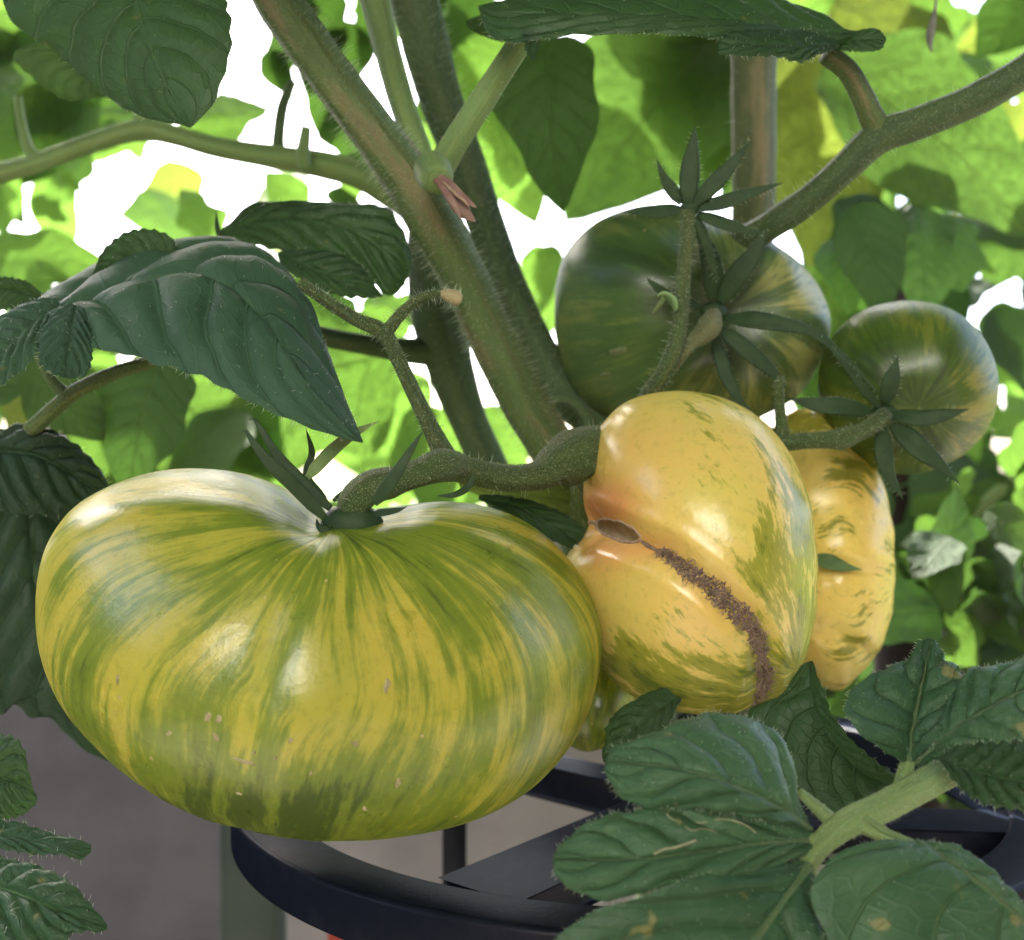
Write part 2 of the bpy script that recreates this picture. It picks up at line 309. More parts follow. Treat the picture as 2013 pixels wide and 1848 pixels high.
# ------------------------------------------------------------------ fruit
FR = {}
def ico(sub):
    bm = bmesh.new(); bmesh.ops.create_icosphere(bm, subdivisions=sub, radius=1)
    V = np.array([v.co[:] for v in bm.verts]); F = [[v.index for v in f.verts] for f in bm.faces]; bm.free(); return V, F
def fruit(name, label, c, d, outline, dr, axis, mat, dimple=(.012, .42), lobes=(), sub=7, gb=None, blush=None, extra=None, lump=.0012, seed=1, shoulder=0.0, warp=.03, group='tomatoes hanging in the cluster'):
    n, F = ico(sub); cx, cy = c; C0 = np.array(P(cx, cy, d))
    o = np.array(outline, float); ax = (o[:, 0]-cx)*K*d; ay = -(o[:, 1]-cy)*K*d
    al = np.arctan2(ay, ax); R = np.hypot(ax, ay); i = np.argsort(al); al, R = al[i], R[i]
    # periodic smooth interpolation of the outline radius
    A = np.r_[al-2*np.pi, al, al+2*np.pi]; RR = np.r_[R, R, R]
    fine = np.linspace(-np.pi, np.pi, 721); rf = np.interp(fine, A, RR); ker = np.hanning(23); ker /= ker.sum()
    rf = np.convolve(np.r_[rf[-361:-1], rf, rf[1:361]], ker, 'same')[360:360+721]
    ang = np.arctan2(n[:, 2], n[:, 0]); rho = np.hypot(n[:, 0], n[:, 2]); Rs = np.interp(ang, fine, rf)
    hw, hh = (ax.max()-ax.min())/2, (ay.max()-ay.min())/2
    Re = 1/np.sqrt((np.cos(ang)/hw)**2+(np.sin(ang)/hh)**2); k = np.clip(rho, 0, 1)**3; Ref = Re*(1-k)+Rs*k
    shrink = math.sqrt(max(.5, 1-(dr/d)**2))
    V = np.stack([rho*np.cos(ang)*Ref*shrink, n[:, 1]*dr, rho*np.sin(ang)*Ref*shrink], 1)
    S = np.array(axis, float); S /= np.linalg.norm(S)      # stem direction: x right, y away, z up in unit-sphere space
    e1 = np.cross(S, [0, -1, 0]); e1 /= np.linalg.norm(e1); e2 = np.cross(S, e1)
    cosp = np.clip(n@S, -1, 1); pol = np.arccos(cosp); az = np.arctan2(n@e2, n@e1)
    Sw = S*np.array([hw, dr, hh]); Sw /= np.linalg.norm(Sw)
    nr = V/np.linalg.norm(V, axis=1)[:, None]
    rim = .35+.65*np.clip(1-rho**6, 0, 1)          # keep the traced outline steady
    for cnt, amp, ph in lobes:
        fall = (1-np.exp(-(pol/.55)**4))*np.sin(np.clip(pol, 0, np.pi))**.8*np.exp(-((pol-.9)/1.0)**2)
        V += nr*(amp*np.cos(cnt*az+ph)*fall*rim)[:, None]
    dd, dw = dimple; V -= Sw[None]*(dd*np.exp(-(pol/dw)**2))[:, None]
    if dd: V += Sw[None]*(shoulder*np.exp(-((pol-dw*1.9)/(dw*.8))**2)*rim)[:, None]
    V += nr*(lump*wob(n, 2.2, seed, 2))[:, None]
    Wd = V+C0
    if extra: Wd = extra(Wd, nr, n)
    tgt_al = np.arctan2(-(o[:, 1]-cy), o[:, 0]-cx); tgt_r = np.hypot(o[:, 0]-cx, o[:, 1]-cy); ii = np.argsort(tgt_al)
    for _ in range(5):        # match the traced outline once perspective and lobes are in
        px, py = PX(Wd); aa = np.arctan2(-(py-cy), px-cx); rr_ = np.hypot(px-cx, py-cy); nb = 90
        bi = ((aa+np.pi)/(2*np.pi)*nb).astype(int) % nb; act = np.zeros(nb); np.maximum.at(act, bi, rr_); cen = (np.arange(nb)+.5)/nb*2*np.pi-np.pi
        want = np.interp(cen, np.r_[tgt_al[ii]-2*np.pi, tgt_al[ii], tgt_al[ii]+2*np.pi], np.tile(tgt_r[ii], 3)); ra = want/np.maximum(act, 1)
        kk = np.hanning(7)[1:-1]; kk /= kk.sum(); ra = np.convolve(np.r_[ra[-2:], ra, ra[:2]], kk, 'valid')
        fct = np.interp(aa, np.r_[cen-2*np.pi, cen, cen+2*np.pi], np.tile(ra, 3)); w_ = np.clip(rr_/np.maximum(act[bi], 1), 0, 1); fct = 1+(fct-1)*(.5+.5*w_) if _ else np.full_like(fct, np.median(ra))
        cen3 = np.array(P(cx, cy, 1.0))-np.array([0, 0, CAMZ]); ctr = np.stack([cen3[0]*Wd[:, 1], Wd[:, 1], CAMZ+cen3[2]*Wd[:, 1]], 1); Wd = ctr+(Wd-ctr)*fct[:, None]
    px, py = PX(Wd)
    az_w = az+warp*wob(n, 5, seed+3, 2)
    sv = np.stack([np.cos(az_w), np.sin(az_w), pol], 1)
    g = np.zeros(len(n)) if gb is None else gb(px, py, pol, n); bl = np.zeros(len(n)) if blush is None else blush(px, py, pol, n)
    r = thing(name, label, 'tomato', Vector(C0)-Vector((0, 0, hh)), group)
    mk('fruit_body', Wd, F, mat, r, attrs={'sv': sv, 'gb': g, 'blush': bl})
    fr = n[:, 1] < 0.15; FR[label] = (Wd, nr, px, py, fr, r); return r
def surf(key, x, y):
    Wd, nr, px, py, fr, r = FR[key]; dd = (px-x)**2+(py-y)**2+np.where(fr, 0, 1e6); i = np.argsort(dd)[:4]
    return Wd[i].mean(0), nr[i].mean(0)
bump_ = lambda px, py, x, y, sx, sy: np.exp(-((px-x)/sx)**2-((py-y)/sy)**2)

T1 = 'huge yellow and green streaked ribbed tomato, the biggest and frontmost of the cluster'
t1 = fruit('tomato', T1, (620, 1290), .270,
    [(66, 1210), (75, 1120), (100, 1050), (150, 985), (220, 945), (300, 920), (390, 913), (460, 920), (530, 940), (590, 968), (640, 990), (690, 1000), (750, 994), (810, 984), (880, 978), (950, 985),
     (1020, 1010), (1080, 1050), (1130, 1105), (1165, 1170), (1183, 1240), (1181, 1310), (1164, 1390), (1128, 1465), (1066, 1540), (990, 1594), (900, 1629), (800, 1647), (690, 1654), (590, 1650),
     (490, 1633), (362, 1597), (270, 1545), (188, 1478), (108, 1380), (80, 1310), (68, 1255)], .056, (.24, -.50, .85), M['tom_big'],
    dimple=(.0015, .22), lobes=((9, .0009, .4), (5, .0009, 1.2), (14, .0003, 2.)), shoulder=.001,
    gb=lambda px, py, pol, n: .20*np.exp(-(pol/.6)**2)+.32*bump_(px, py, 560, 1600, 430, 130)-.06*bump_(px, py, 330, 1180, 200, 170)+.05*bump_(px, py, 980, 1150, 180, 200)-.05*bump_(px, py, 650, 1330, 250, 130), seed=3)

crease = spline([(1120, 1020), (1180, 1035), (1262, 1068), (1310, 1090), (1380, 1140), (1440, 1195), (1490, 1250), (1503, 1330), (1495, 1400)], 60)
cam_amp = np.interp(np.arange(60), [0, 12, 25, 50, 59], [.0042, .0034, .0026, .0022, .0022])
def crease_d(px, py):
    dd = np.sqrt((px[:, None]-crease[None, :, 0])**2+(py[:, None]-crease[None, :, 1])**2); i = dd.argmin(1); return dd.min(1), i
def t2_extra(W, nr, n):
    px, py = PX(W); dd, i = crease_d(px, py); f = np.where(n[:, 1] < .1, 1, 0)*np.clip(-n[:, 1]*3+.6, 0, 1)
    return W-nr*(cam_amp[i]*(.85*np.exp(-(dd/26)**2)+.6*np.exp(-(dd/70)**2)-.22*np.exp(-((dd-50)/14)**2))*f)[:, None]
T2 = 'yellow orange tomato split by a rough brown corky scar, beside the biggest tomato'
t2 = fruit('tomato', T2, (1370, 1090), .292,
    [(1110, 1090), (1145, 1050), (1158, 1030), (1146, 1000), (1144, 950), (1150, 890), (1175, 840), (1215, 798), (1270, 775), (1330, 767), (1400, 775), (1460, 797), (1510, 832), (1555, 890), (1585, 960), (1602, 1060), (1607, 1150),
     (1600, 1240), (1580, 1310), (1545, 1360), (1480, 1392), (1400, 1404), (1320, 1398), (1250, 1375), (1195, 1330), (1150, 1270), (1118, 1190), (1108, 1130)], .042, (-.55, .45, .70), M['tom_scar'],
    dimple=(.004, .3), lobes=((4, .0012, .3),), extra=t2_extra, lump=.0016,
    gb=lambda px, py, pol, n: .34*bump_(px, py, 1310, 1350, 240, 90)+.27*bump_(px, py, 1570, 1150, 85, 260)-.25*bump_(px, py, 1290, 950, 150, 140)-.2*bump_(px, py, 1230, 1110, 90, 90)+.08*bump_(px, py, 1400, 1020, 90, 130),
    blush=lambda px, py, pol, n: np.clip(1.0*bump_(px, py, 1180, 995, 70, 45)+.4*bump_(px, py, 1230, 900, 120, 120)+.7*bump_(px, py, 1180, 1085, 70, 40)+.5*bump_(px, py, 1290, 1075, 60, 30)+.35*bump_(px, py, 1420, 1200, 110, 90), 0, 1), seed=5)

T3 = 'dark green striped tomato with pale side, above the scarred tomato'
t3 = fruit('tomato', T3, (1362, 612), .360,
    [(1090, 610), (1093, 560), (1105, 510), (1130, 470), (1175, 432), (1230, 410), (1290, 400), (1350, 405), (1410, 425), (1470, 450), (1530, 482), (1580, 520), (1618, 570), (1634, 620), (1630, 670), (1605, 730), (1570, 780),
     (1520, 810), (1440, 835), (1340, 840), (1240, 830), (1160, 800), (1115, 740), (1095, 680)], .040, (.16, -.88, -.10), M['tom_green'],
    dimple=(.009, .35), lobes=((6, .0022, .9), (9, .0010, 0.2)), lump=.0014,
    gb=lambda px, py, pol, n: .25*np.exp(-(pol/.5)**2)-.10*bump_(px, py, 1560, 600, 90, 120)+.12*bump_(px, py, 1180, 520, 110, 120),
    blush=lambda px, py, pol, n: np.clip(.95*bump_(px, py, 1570, 610, 110, 130)+.5*bump_(px, py, 1300, 540, 40, 60)+.5*bump_(px, py, 1440, 770, 120, 60), 0, 1), seed=8)
T4 = 'small round dark green tomato at the right end of the cluster'
t4 = fruit('tomato', T4, (1786, 762), .335,
    [(1608, 740), (1620, 690), (1650, 645), (1695, 610), (1750, 594), (1810, 592), (1865, 605), (1915, 640), (1948, 690), (1963, 745), (1958, 805), (1935, 855), (1900, 890), (1850, 918), (1790, 932), (1730, 925), (1680, 900), (1635, 850), (1612, 790)],
    .027, (-.22, -.88, -.32), M['tom_round'], dimple=(.004, .35), lobes=((5, .0008, .3),), lump=.0007,
    gb=lambda px, py, pol, n: .18*np.exp(-(pol/.7)**2)+.1*bump_(px, py, 1680, 680, 90, 90), blush=lambda px, py, pol, n: np.clip(.8*bump_(px, py, 1890, 800, 90, 110), 0, 1), seed=11)
def t5_extra(W, nr, n):
    px, py = PX(W); k = .0024*np.exp(-((py-1118-(px-1600)*.05)/26)**2)+.0003*np.exp(-((py-925-(px-1600)*.15)/26)**2)+.0018*np.exp(-((py-1240-(px-1600)*.5)/30)**2)
    return W-nr*k[:, None]
T5 = 'golden tomato with dark green flecks, half hidden behind the scarred tomato'
t5 = fruit('tomato', T5, (1600, 1100), .350,
    [(1450, 1100), (1460, 980), (1490, 880), (1530, 820), (1580, 800), (1640, 815), (1690, 880), (1735, 940), (1752, 1010), (1757, 1090), (1758, 1160), (1750, 1230), (1725, 1290), (1690, 1330), (1648, 1362), (1610, 1350), (1560, 1310), (1490, 1230)],
    .034, (-.92, -.25, .15), M['tom_rear'], dimple=(.002, .3), lobes=((9, .0010, .5),), extra=t5_extra, lump=.0012,
    gb=lambda px, py, pol, n: .22*bump_(px, py, 1660, 925, 70, 18)+.12*bump_(px, py, 1690, 1270, 60, 30)+.25*bump_(px, py, 1560, 840, 100, 45)+.06*bump_(px, py, 1740, 1050, 30, 200)-.04, seed=13)
T6 = 'small shaded olive green tomato wedged low between the two big ones'
t6 = fruit('tomato', T6, (1165, 1375), .330, [(1075, 1375), (1090, 1310), (1130, 1265), (1190, 1255), (1235, 1290), (1250, 1350), (1240, 1420), (1205, 1462), (1150, 1478), (1105, 1455)],
    .020, (.1, .2, .9), M['tom_big'], dimple=(.002, .3), sub=6, lump=.0006, gb=lambda px, py, pol, n: .15+0*px, seed=15)

# corky scar of the scarred tomato
def scar():
    pts = [(1292, 1082, 6), (1312, 1092, 13), (1345, 1116, 20), (1380, 1141, 23), (1410, 1166, 27), (1440, 1195, 28), (1468, 1220, 27), (1486, 1250, 23), (1497, 1290, 20), (1503, 1330, 19), (1500, 1362, 19), (1486, 1392, 17)]
    s = spline(pts, 130); T = np.gradient(s[:, :2], axis=0); T /= np.linalg.norm(T, axis=1)[:, None]; nn = np.stack([-T[:, 1], T[:, 0]], 1)
    W = 17; V = []; base = []; nrm = []
    for i in range(len(s)):
        jl, jr = random.uniform(.6, 1.3), random.uniform(.6, 1.3)
        for j in range(W):
            t = j/(W-1)*2-1; wdt = s[i, 2]*.9*(jl if t < 0 else jr)*(1+.12*math.sin(i*.31)+.10*math.sin(i*.83+1)); q = s[i, :2]+nn[i]*t*wdt
            p, n = surf(T2, *q); h = (.0006*math.sqrt(max(0, 1-t*t))-.00035)+random.gauss(0, .00050)*(1-abs(t)**3)
            V.append(p+n*h)
            if abs(t) < .95 and random.random() < .38: base.append(p+n*h*.6); nrm.append(n)
    F = [(i*W+j, i*W+j+1, (i+1)*W+j+1, (i+1)*W+j) for i in range(len(s)-1) for j in range(W-1)]
    o = mk('scar', V, F, M['scar'], t2, label='rough brown corky scar down the split')
    g = Geo(); r = np.random.default_rng(4)
    nr2 = np.array(nrm)+r.normal(size=(len(nrm), 3))*.8; nr2 /= np.linalg.norm(nr2, axis=1)[:, None]
    hair_geo(g, np.array(base), nr2, .0023, .00013, .7, 5); g.mk('scar_fibre', M['fibre'], o, kind='stuff')
    # the closed oval eye and its thin seam
    ring = []
    for k in range(41):
        an = k/40*6.2832; q = np.array([1216+44*math.cos(an)*1.0, 1044+19*math.sin(an)]); q[1] += (q[0]-1216)*.30
        p, n = surf(T2, *q); ring.append([*(p+n*.0002), .00034*random.uniform(.7, 1.3)])
    V, F, uv, _ = tube_geo(ring, 80, 8); mk('scar_rim', V, F, M['fibre'], t2)
    V = []; F = []
    for i in range(15):
        for j in range(7):
            u, t = i/14*2-1, j/6*2-1; wd = math.sqrt(max(0, 1-u*u)); q = np.array([1216+42*u, 1044+18*wd*t]); q[1] += (q[0]-1216)*.30
            p, n = surf(T2, *q); V.append(p+n*(.0004+random.gauss(0, .00008)))
    F = [(i*7+j, i*7+j+1, (i+1)*7+j+1, (i+1)*7+j) for i in range(14) for j in range(6)]
    mk('scar_eye', V, F, plain('cork_brown', (.19, .125, .05), (.31, .22, .10), 260, .7, .0007), t2)
    path = []
    for q in ((1150, 1030), (1165, 1026), (1178, 1030)): p, n = surf(T2, *q); path.append([*(p+n*.0002), .0005])
    V, F, uv, _ = tube_geo(path, 16, 8); mk('scar_seam', V, F, M['fibre'], t2)
    path = []
    for q in ((1258, 1060), (1272, 1072), (1285, 1078), (1300, 1088)): p, n = surf(T2, *q); path.append([*(p+n*.0001), .00045*random.uniform(.6, 1.4)])
    V, F, uv, _ = tube_geo(path, 20, 8); mk('scar_seam', V, F, M['scar'], t2)
scar()
print('T1 surface', surf(T1, 690, 1050)[0], surf(T1, 690, 1020)[0], 'T3', surf(T3, 1402, 612)[0], 'T4', surf(T4, 1738, 812)[0])
# corky specks and scratches low on the biggest tomato
g = Geo()
for (x, y, a, bq, rot) in [(408, 1408, 7, 10, 0), (430, 1414, 7, 7, 0), (331, 1442, 5, 5, 0), (476, 1494, 22, 3, .25), (488, 1500, 16, 3, .2), (782, 1540, 5, 11, .1), (500, 1480, 4, 4, 0), (571, 1455, 4, 6, 0), (540, 1490, 6, 4, 0), (425, 1450, 5, 10, -.3),
        (382, 1540, 8, 3, .3), (700, 1462, 10, 3, .4), (718, 1590, 6, 3, .3), (415, 1572, 6, 3, .4), (816, 1608, 4, 3, 0), (760, 1350, 4, 16, .1), (232, 1335, 4, 12, .1), (668, 1600, 6, 2, 0), (610, 1520, 5, 3, .2), (470, 1560, 6, 3, .4)]:
    V = []; n_ = 12
    for k in range(n_):
        an = k/n_*6.2832; dx, dy = a*math.cos(an)*random.uniform(.8, 1.2), bq*math.sin(an)*random.uniform(.8, 1.2)
        p, n = surf(T1, x+dx*math.cos(rot)-dy*math.sin(rot), y+dx*math.sin(rot)+dy*math.cos(rot)); V.append(p+n*.00002)
    p, n = surf(T1, x, y); V.append(p+n*.0004); g.add(V, [(k, (k+1) % n_, n_) for k in range(n_)])
g.mk('corky_speck', plain('cork_pale', (.34, .30, .15), (.42, .38, .22), 600, .8, .0003), t1, kind='stuff')
g = Geo()
for (x, y, a, bq, rot) in [(1216, 690, 20, 8, -.25), (1185, 697, 8, 4, -.25), (1190, 737, 12, 5, -.1)]:
    V = []; n_ = 14
    for k in range(n_):
        an = k/n_*6.2832; dx, dy = a*math.cos(an), bq*math.sin(an); p, n = surf(T3, x+dx*math.cos(rot)-dy*math.sin(rot), y+dx*math.sin(rot)+dy*math.cos(rot)); V.append(p+n*.00002)
    p, n = surf(T3, x, y); V.append(p+n*.0006); g.add(V, [(k, (k+1) % n_, n_) for k in range(n_)])
g.mk('corky_speck', plain('cork_green', (.13, .17, .07), (.18, .21, .09), 600, .7, .0003), t3, kind='stuff')

# ------------------------------------------------------------------ sepals
def blade(name, pts, mat, parent, thick=.34, face=(0, -1, .25), hairs=0, hlen=.0015, seed=0):
    s = spline(world_path(pts), 34); uu = np.linspace(0, 1, 34); c, r = s[:, :3], np.maximum(s[:, 3]*np.sqrt(1-uu**5*.97)*(.55+.45*np.clip(uu*7, 0, 1)), 1e-5); T = np.gradient(c, axis=0); T /= np.linalg.norm(T, axis=1)[:, None]
    f = np.array(face, float); side = np.cross(T, f); side /= np.linalg.norm(side, axis=1)[:, None]; up = np.cross(side, T); V = []
    S = 14
    for i in range(34):
        for j in range(S):
            an = j/S*6.2832; cs, sn = math.cos(an), math.sin(an)
            V.append(c[i]+side[i]*r[i]*cs+up[i]*r[i]*(thick*sn-.30*abs(cs)**1.5*0-.25*(1-abs(cs))*(1 if sn > 0 else .6)))
    F = [(i*S+j, i*S+(j+1) % S, (i+1)*S+(j+1) % S, (i+1)*S+j) for i in range(33) for j in range(S)]+[tuple(range(S))[::-1], tuple(33*S+j for j in range(S))]
    V = np.array(V)+np.repeat(wob(c, 260, seed+40, 2)[:, None]*r[:, None]*.25, S, 0)*np.repeat(up, S, 0)
    o = mk(name, V, F, mat, parent)
    if hairs:
        q = np.random.default_rng(seed+5); i = q.integers(2, 33, hairs); sg = q.choice([-1, 1], hairs); g = Geo()
        hair_geo(g, c[i]+side[i]*(r[i]*sg)[:, None]*.95, side[i]*sg[:, None]*.85+T[i]*.35+up[i]*q.normal(size=(hairs, 1))*.4, hlen, .000042, .4, seed)
        g.mk('hairs', M['hair'], o if parent.parent is None else parent, kind='stuff')
    return o
def calyx(parent, c, d, r, sepals, hairs=26):
    pc = np.array(P(c[0], c[1], d)); n, F = ico(4); rr = r*K*d
    o = mk('calyx', n*np.array([rr, rr*.7, rr*.75])*(1+.08*wob(n, 4, 2))[:, None]+pc, F, M['sepal'], parent)
    for k, p in enumerate(sepals): blade('sepal', p, M['sepal'], o, hairs=hairs, seed=k)
    return o
calyx(t1, (692, 1034), .246, 62, [
    [(640, 1020, .234, 12.2), (585, 962, .232, 14.4), (530, 910, .230, 13.0), (497, 868, .230, 8.6), (482, 846, .231, 5.0), (474, 853, .231, 2.2)],
    [(650, 1000, .240, 11.5), (590, 945, .240, 13.7), (545, 895, .240, 10.1), (517, 850, .240, 7.9), (500, 824, .241, 5.8), (489, 826, .241, 2.2)],
    [(640, 980, .250, 6.5), (603, 935, .252, 7.2), (613, 890, .252, 7.2), (601, 842, .252, 2.2)],
    [(735, 990, .228, 14.4), (770, 945, .226, 13.7), (800, 898, .226, 9.4), (822, 862, .226, 5.0), (835, 843, .227, 1.4)],
    [(655, 985, .256, 5.8), (690, 958, .258, 5.8), (690, 950, .26, 2.2)],
    [(735, 1010, .232, 8.6), (780, 1003, .229, 5.8), (800, 996, .229, 1.4)],
    [(930, 930, .252, 2.2), (922, 955, .252, 7.2), (895, 972, .250, 6.5), (860, 975, .25, 2.9)]], 0)
cx_ = [o for o in t1.children if o.name.startswith('calyx')][0]
blade('sepal', [(705, 1040, .243, 14), (725, 1062, .2405, 12), (752, 1062, .2405, 8), (768, 1046, .241, 3)], M['sepal'], cx_, hairs=12, seed=61)
blade('sepal', [(672, 1038, .243, 13), (648, 1046, .241, 11), (628, 1036, .241, 7), (622, 1020, .242, 3)], M['sepal'], cx_, hairs=12, seed=62)
blade('sepal', [(600, 945, .245, 8), (625, 915, .245, 13), (660, 880, .246, 13), (700, 850, .246, 10), (745, 828, .247, 3)], M['stem_pale'], [o for o in t1.children if o.name.startswith('calyx')][0], seed=20)
g_c3 = calyx(t3, (1402, 612), .318, 26, [
    [(1415, 595, .315, 16), (1450, 540, .312, 22), (1480, 500, .311, 17), (1508, 447, .311, 3)],
    [(1400, 590, .315, 14), (1395, 520, .312, 17), (1378, 460, .312, 11), (1365, 425, .312, 4)],
    [(1420, 560, .314, 9), (1400, 500, .311, 13), (1375, 450, .310, 8)],
    [(1420, 625, .313, 13), (1480, 628, .308, 19), (1555, 640, .305, 15), (1610, 660, .304, 10), (1680, 722, .300, 6), (1728, 775, .298, 2)],
    [(1415, 645, .314, 14), (1465, 685, .312, 18), (1515, 728, .312, 14), (1548, 765, .312, 4)],
    [(1405, 660, .314, 12), (1425, 730, .311, 15), (1450, 780, .309, 10), (1478, 808, .309, 2)],
    [(1380, 605, .316, 10), (1320, 585, .314, 12), (1285, 560, .313, 9), (1270, 545, .313, 2)]])
calyx(t4, (1738, 812), .306, 26, [
    [(1730, 800, .304, 10), (1700, 770, .301, 10), (1660, 715, .299, 7), (1610, 660, .298, 2)],
    [(1740, 795, .304, 14), (1752, 750, .301, 18), (1765, 700, .301, 3)],
    [(1755, 815, .303, 15), (1810, 822, .299, 17), (1860, 815, .298, 13), (1905, 804, .298, 3)],
    [(1755, 835, .303, 17), (1800, 875, .300, 24), (1845, 912, .299, 15), (1888, 952, .299, 3)],
    [(1735, 840, .303, 15), (1738, 895, .300, 19), (1750, 935, .299, 13), (1775, 982, .299, 3)],
    [(1715, 810, .303, 12), (1660, 800, .300, 19), (1600, 795, .300, 15), (1545, 782, .301, 3)]])
blade('sepal', [(1560, 1074, .326, 17), (1605, 1094, .318, 19), (1650, 1111, .315, 14), (1697, 1121, .315, 2)], plain('sepal_pale', (.07, .14, .04), (.10, .18, .055), 300, .55, .0005), t5)

# ------------------------------------------------------------------ the fruiting plant: stems
plant = thing('tomato_plant', 'hairy stemmed tomato plant carrying the whole cluster of striped tomatoes', 'plant', (.03, .40, 0))
def stem(name, pts, mat, parent=None, hairs=0, hlen=.0034, hrad=.00005, seed=0, sides=22, ridge=.05, label=None, fuzz=0):
    V, F, uv, info = tube_geo(world_path(pts), sides=sides, seed=seed, ridge=ridge); o = mk(name, V, F, mat, parent or plant, uv=uv, label=label)
    if hairs: tube_hairs(info, hairs, hlen, hrad, seed, parent=o)
    if fuzz: tube_hairs(info, fuzz, .0006, .00007, seed+1, 'fuzz', o, .2)
    return o
stem('main_stem', [(515, -70, .300, 46), (545, 0, .300, 46), (640, 135, .303, 45), (735, 262, .306, 45), (800, 350, .308, 50), (850, 432, .310, 50), (905, 535, .314, 46), (962, 655, .319, 45), (1030, 790, .325, 46), (1100, 910, .335, 46), (1125, 1000, .345, 46), (1210, 1250, .37, 42), (1290, 1600, .40, 40), (1290, 2600, .42, 40)], M['stem'], hairs=13000, hlen=.0036, hrad=.000055, seed=1, sides=28)
stem('leaf_stalk', [(725, -60, .325, 28), (738, 0, .325, 28), (765, 110, .322, 26), (795, 215, .319, 25), (822, 290, .315, 25), (845, 360, .310, 22)], M['stem_pale'], hairs=1500, seed=2, hlen=.002)
stem('leaf_stalk', [(1030, 70, .290, 24), (985, 140, .292, 24), (930, 225, .295, 25), (885, 295, .297, 27), (850, 355, .302, 30)], M['stem_pale'], hairs=900, seed=3, hlen=.0018)
stem('stem', [(800, -60, .375, 44), (830, 60, .375, 46), (868, 200, .372, 42), (920, 335, .370, 38), (965, 470, .368, 36), (1010, 590, .366, 36), (1070, 710, .366, 36), (1130, 800, .366, 36), (1200, 890, .37, 36), (1290, 1400, .40, 36), (1330, 2400, .42, 36)], M['stem_dark'], hairs=9000, hrad=.00006, seed=4)
stem('stem', [(838, 440, .390, 34), (845, 520, .388, 44), (862, 620, .386, 52), (885, 720, .386, 46), (915, 810, .386, 38), (950, 890, .388, 36), (1000, 1000, .39, 36), (1130, 1250, .41, 36), (1290, 1600, .42, 36), (1310, 2400, .43, 36)], M['stem_dark'], hairs=1500, seed=5)
stem('leaf_stalk', [(600, 655, .375, 18), (700, 675, .377, 20), (800, 690, .382, 24), (865, 690, .386, 34)], M['stem_dark'], seed=6)
stem('leaf_stalk', [(1060, 795, .352, 12), (1100, 782, .350, 13), (1140, 800, .350, 14), (1165, 850, .352, 16)], M['stem_dark'], seed=7)
stem('side_branch', [(2100, 85, .300, 34), (1990, 155, .302, 33), (1900, 203, .304, 32), (1800, 243, .306, 32), (1725, 270, .308, 33), (1660, 330, .312, 30), (1590, 392, .318, 29), (1500, 452, .326, 28), (1430, 500, .340, 26), (1350, 640, .40, 26)], M['stem_dark'], hairs=2200, hlen=.0028, seed=8)
stem('leaf_stalk', [(1622, 105, .296, 20), (1665, 138, .298, 21), (1695, 190, .302, 22), (1715, 235, .306, 25), (1740, 268, .308, 26)], M['stem'], hairs=900, hlen=.0015, seed=9)
stem('stem', [(1480, -60, .430, 44), (1480, 200, .430, 44), (1478, 430, .432, 42), (1450, 900, .45, 42), (1420, 2400, .45, 42)], M['stem_two'], hairs=900, seed=10)
# flowerless twig, fruit stalks
stem('fruit_stalk', [(590, 555, .262, 11), (640, 590, .262, 12), (700, 628, .262, 13), (752, 652, .262, 16), (780, 700, .262, 15), (808, 760, .262, 15), (838, 822, .261, 16), (868, 882, .260, 20), (890, 915, .262, 22)], M['stalk'], hairs=3600, hlen=.0016, hrad=.00006, seed=11, fuzz=9000)
tw = stem('fruit_stalk', [(755, 660, .262, 13), (775, 632, .261, 12), (800, 605, .260, 11), (828, 585, .259, 10), (855, 578, .259, 9), (872, 574, .259, 8)], M['stalk'], hairs=6000, hlen=.0018, hrad=.00006, seed=12, fuzz=8000)
V, F, uv, inf = tube_geo(world_path([(866, 574, .259, 8), (880, 580, .259, 13), (898, 586, .259, 15), (908, 588, .259, 8)]), 16, 14); bud = mk('flower_stub', V, F, plain('dry_cream', (.34, .30, .15), (.44, .38, .22), 300, .8), plant, uv=uv, label='pale dried flower stub at the twig tip'); tube_hairs(inf, 9000, .0018, .00006, 31, parent=bud)
stem('fruit_stalk', [(690, 1025, .248, 30), (700, 985, .245, 33), (730, 958, .245, 33), (765, 950, .247, 32), (790, 942, .248, 27), (825, 930, .250, 27), (872, 914, .253, 33), (915, 922, .259, 27), (985, 938, .265, 26), (1055, 936, .272, 28), (1092, 914, .277, 40), (1122, 902, .281, 54), (1152, 886, .287, 48), (1190, 882, .300, 44), (1240, 900, .330, 36)], M['stalk'], hairs=1500, hlen=.0022, hrad=.00006, seed=13, sides=30, fuzz=30000)
stem('fruit_stalk', [(1352, 412, .296, 15), (1350, 470, .297, 14), (1344, 540, .298, 14), (1338, 620, .298, 15), (1328, 680, .298, 17), (1305, 735, .300, 18), (1275, 782, .306, 19), (1275, 850, .318, 20), (1260, 930, .33, 20)], M['stalk'], hairs=3200, hlen=.0020, hrad=.00006, seed=14, fuzz=9000)
stem('fruit_stalk', [(1403, 618, .312, 15), (1396, 640, .307, 23), (1385, 655, .305, 22), (1362, 672, .303, 15), (1340, 694, .301, 15), (1316, 724, .301, 15)], M['knuckle'], hairs=1500, hlen=.0012, hrad=.00006, seed=15, fuzz=16000)
stem('fruit_stalk', [(1740, 815, .302, 16), (1712, 838, .299, 16), (1682, 852, .298, 17), (1655, 862, .298, 22), (1625, 864, .298, 17), (1580, 866, .299, 16), (1545, 868, .300, 17), (1500, 850, .31, 16)], M['stalk'], hairs=2400, hlen=.0014, hrad=.00006, seed=16, fuzz=12000)
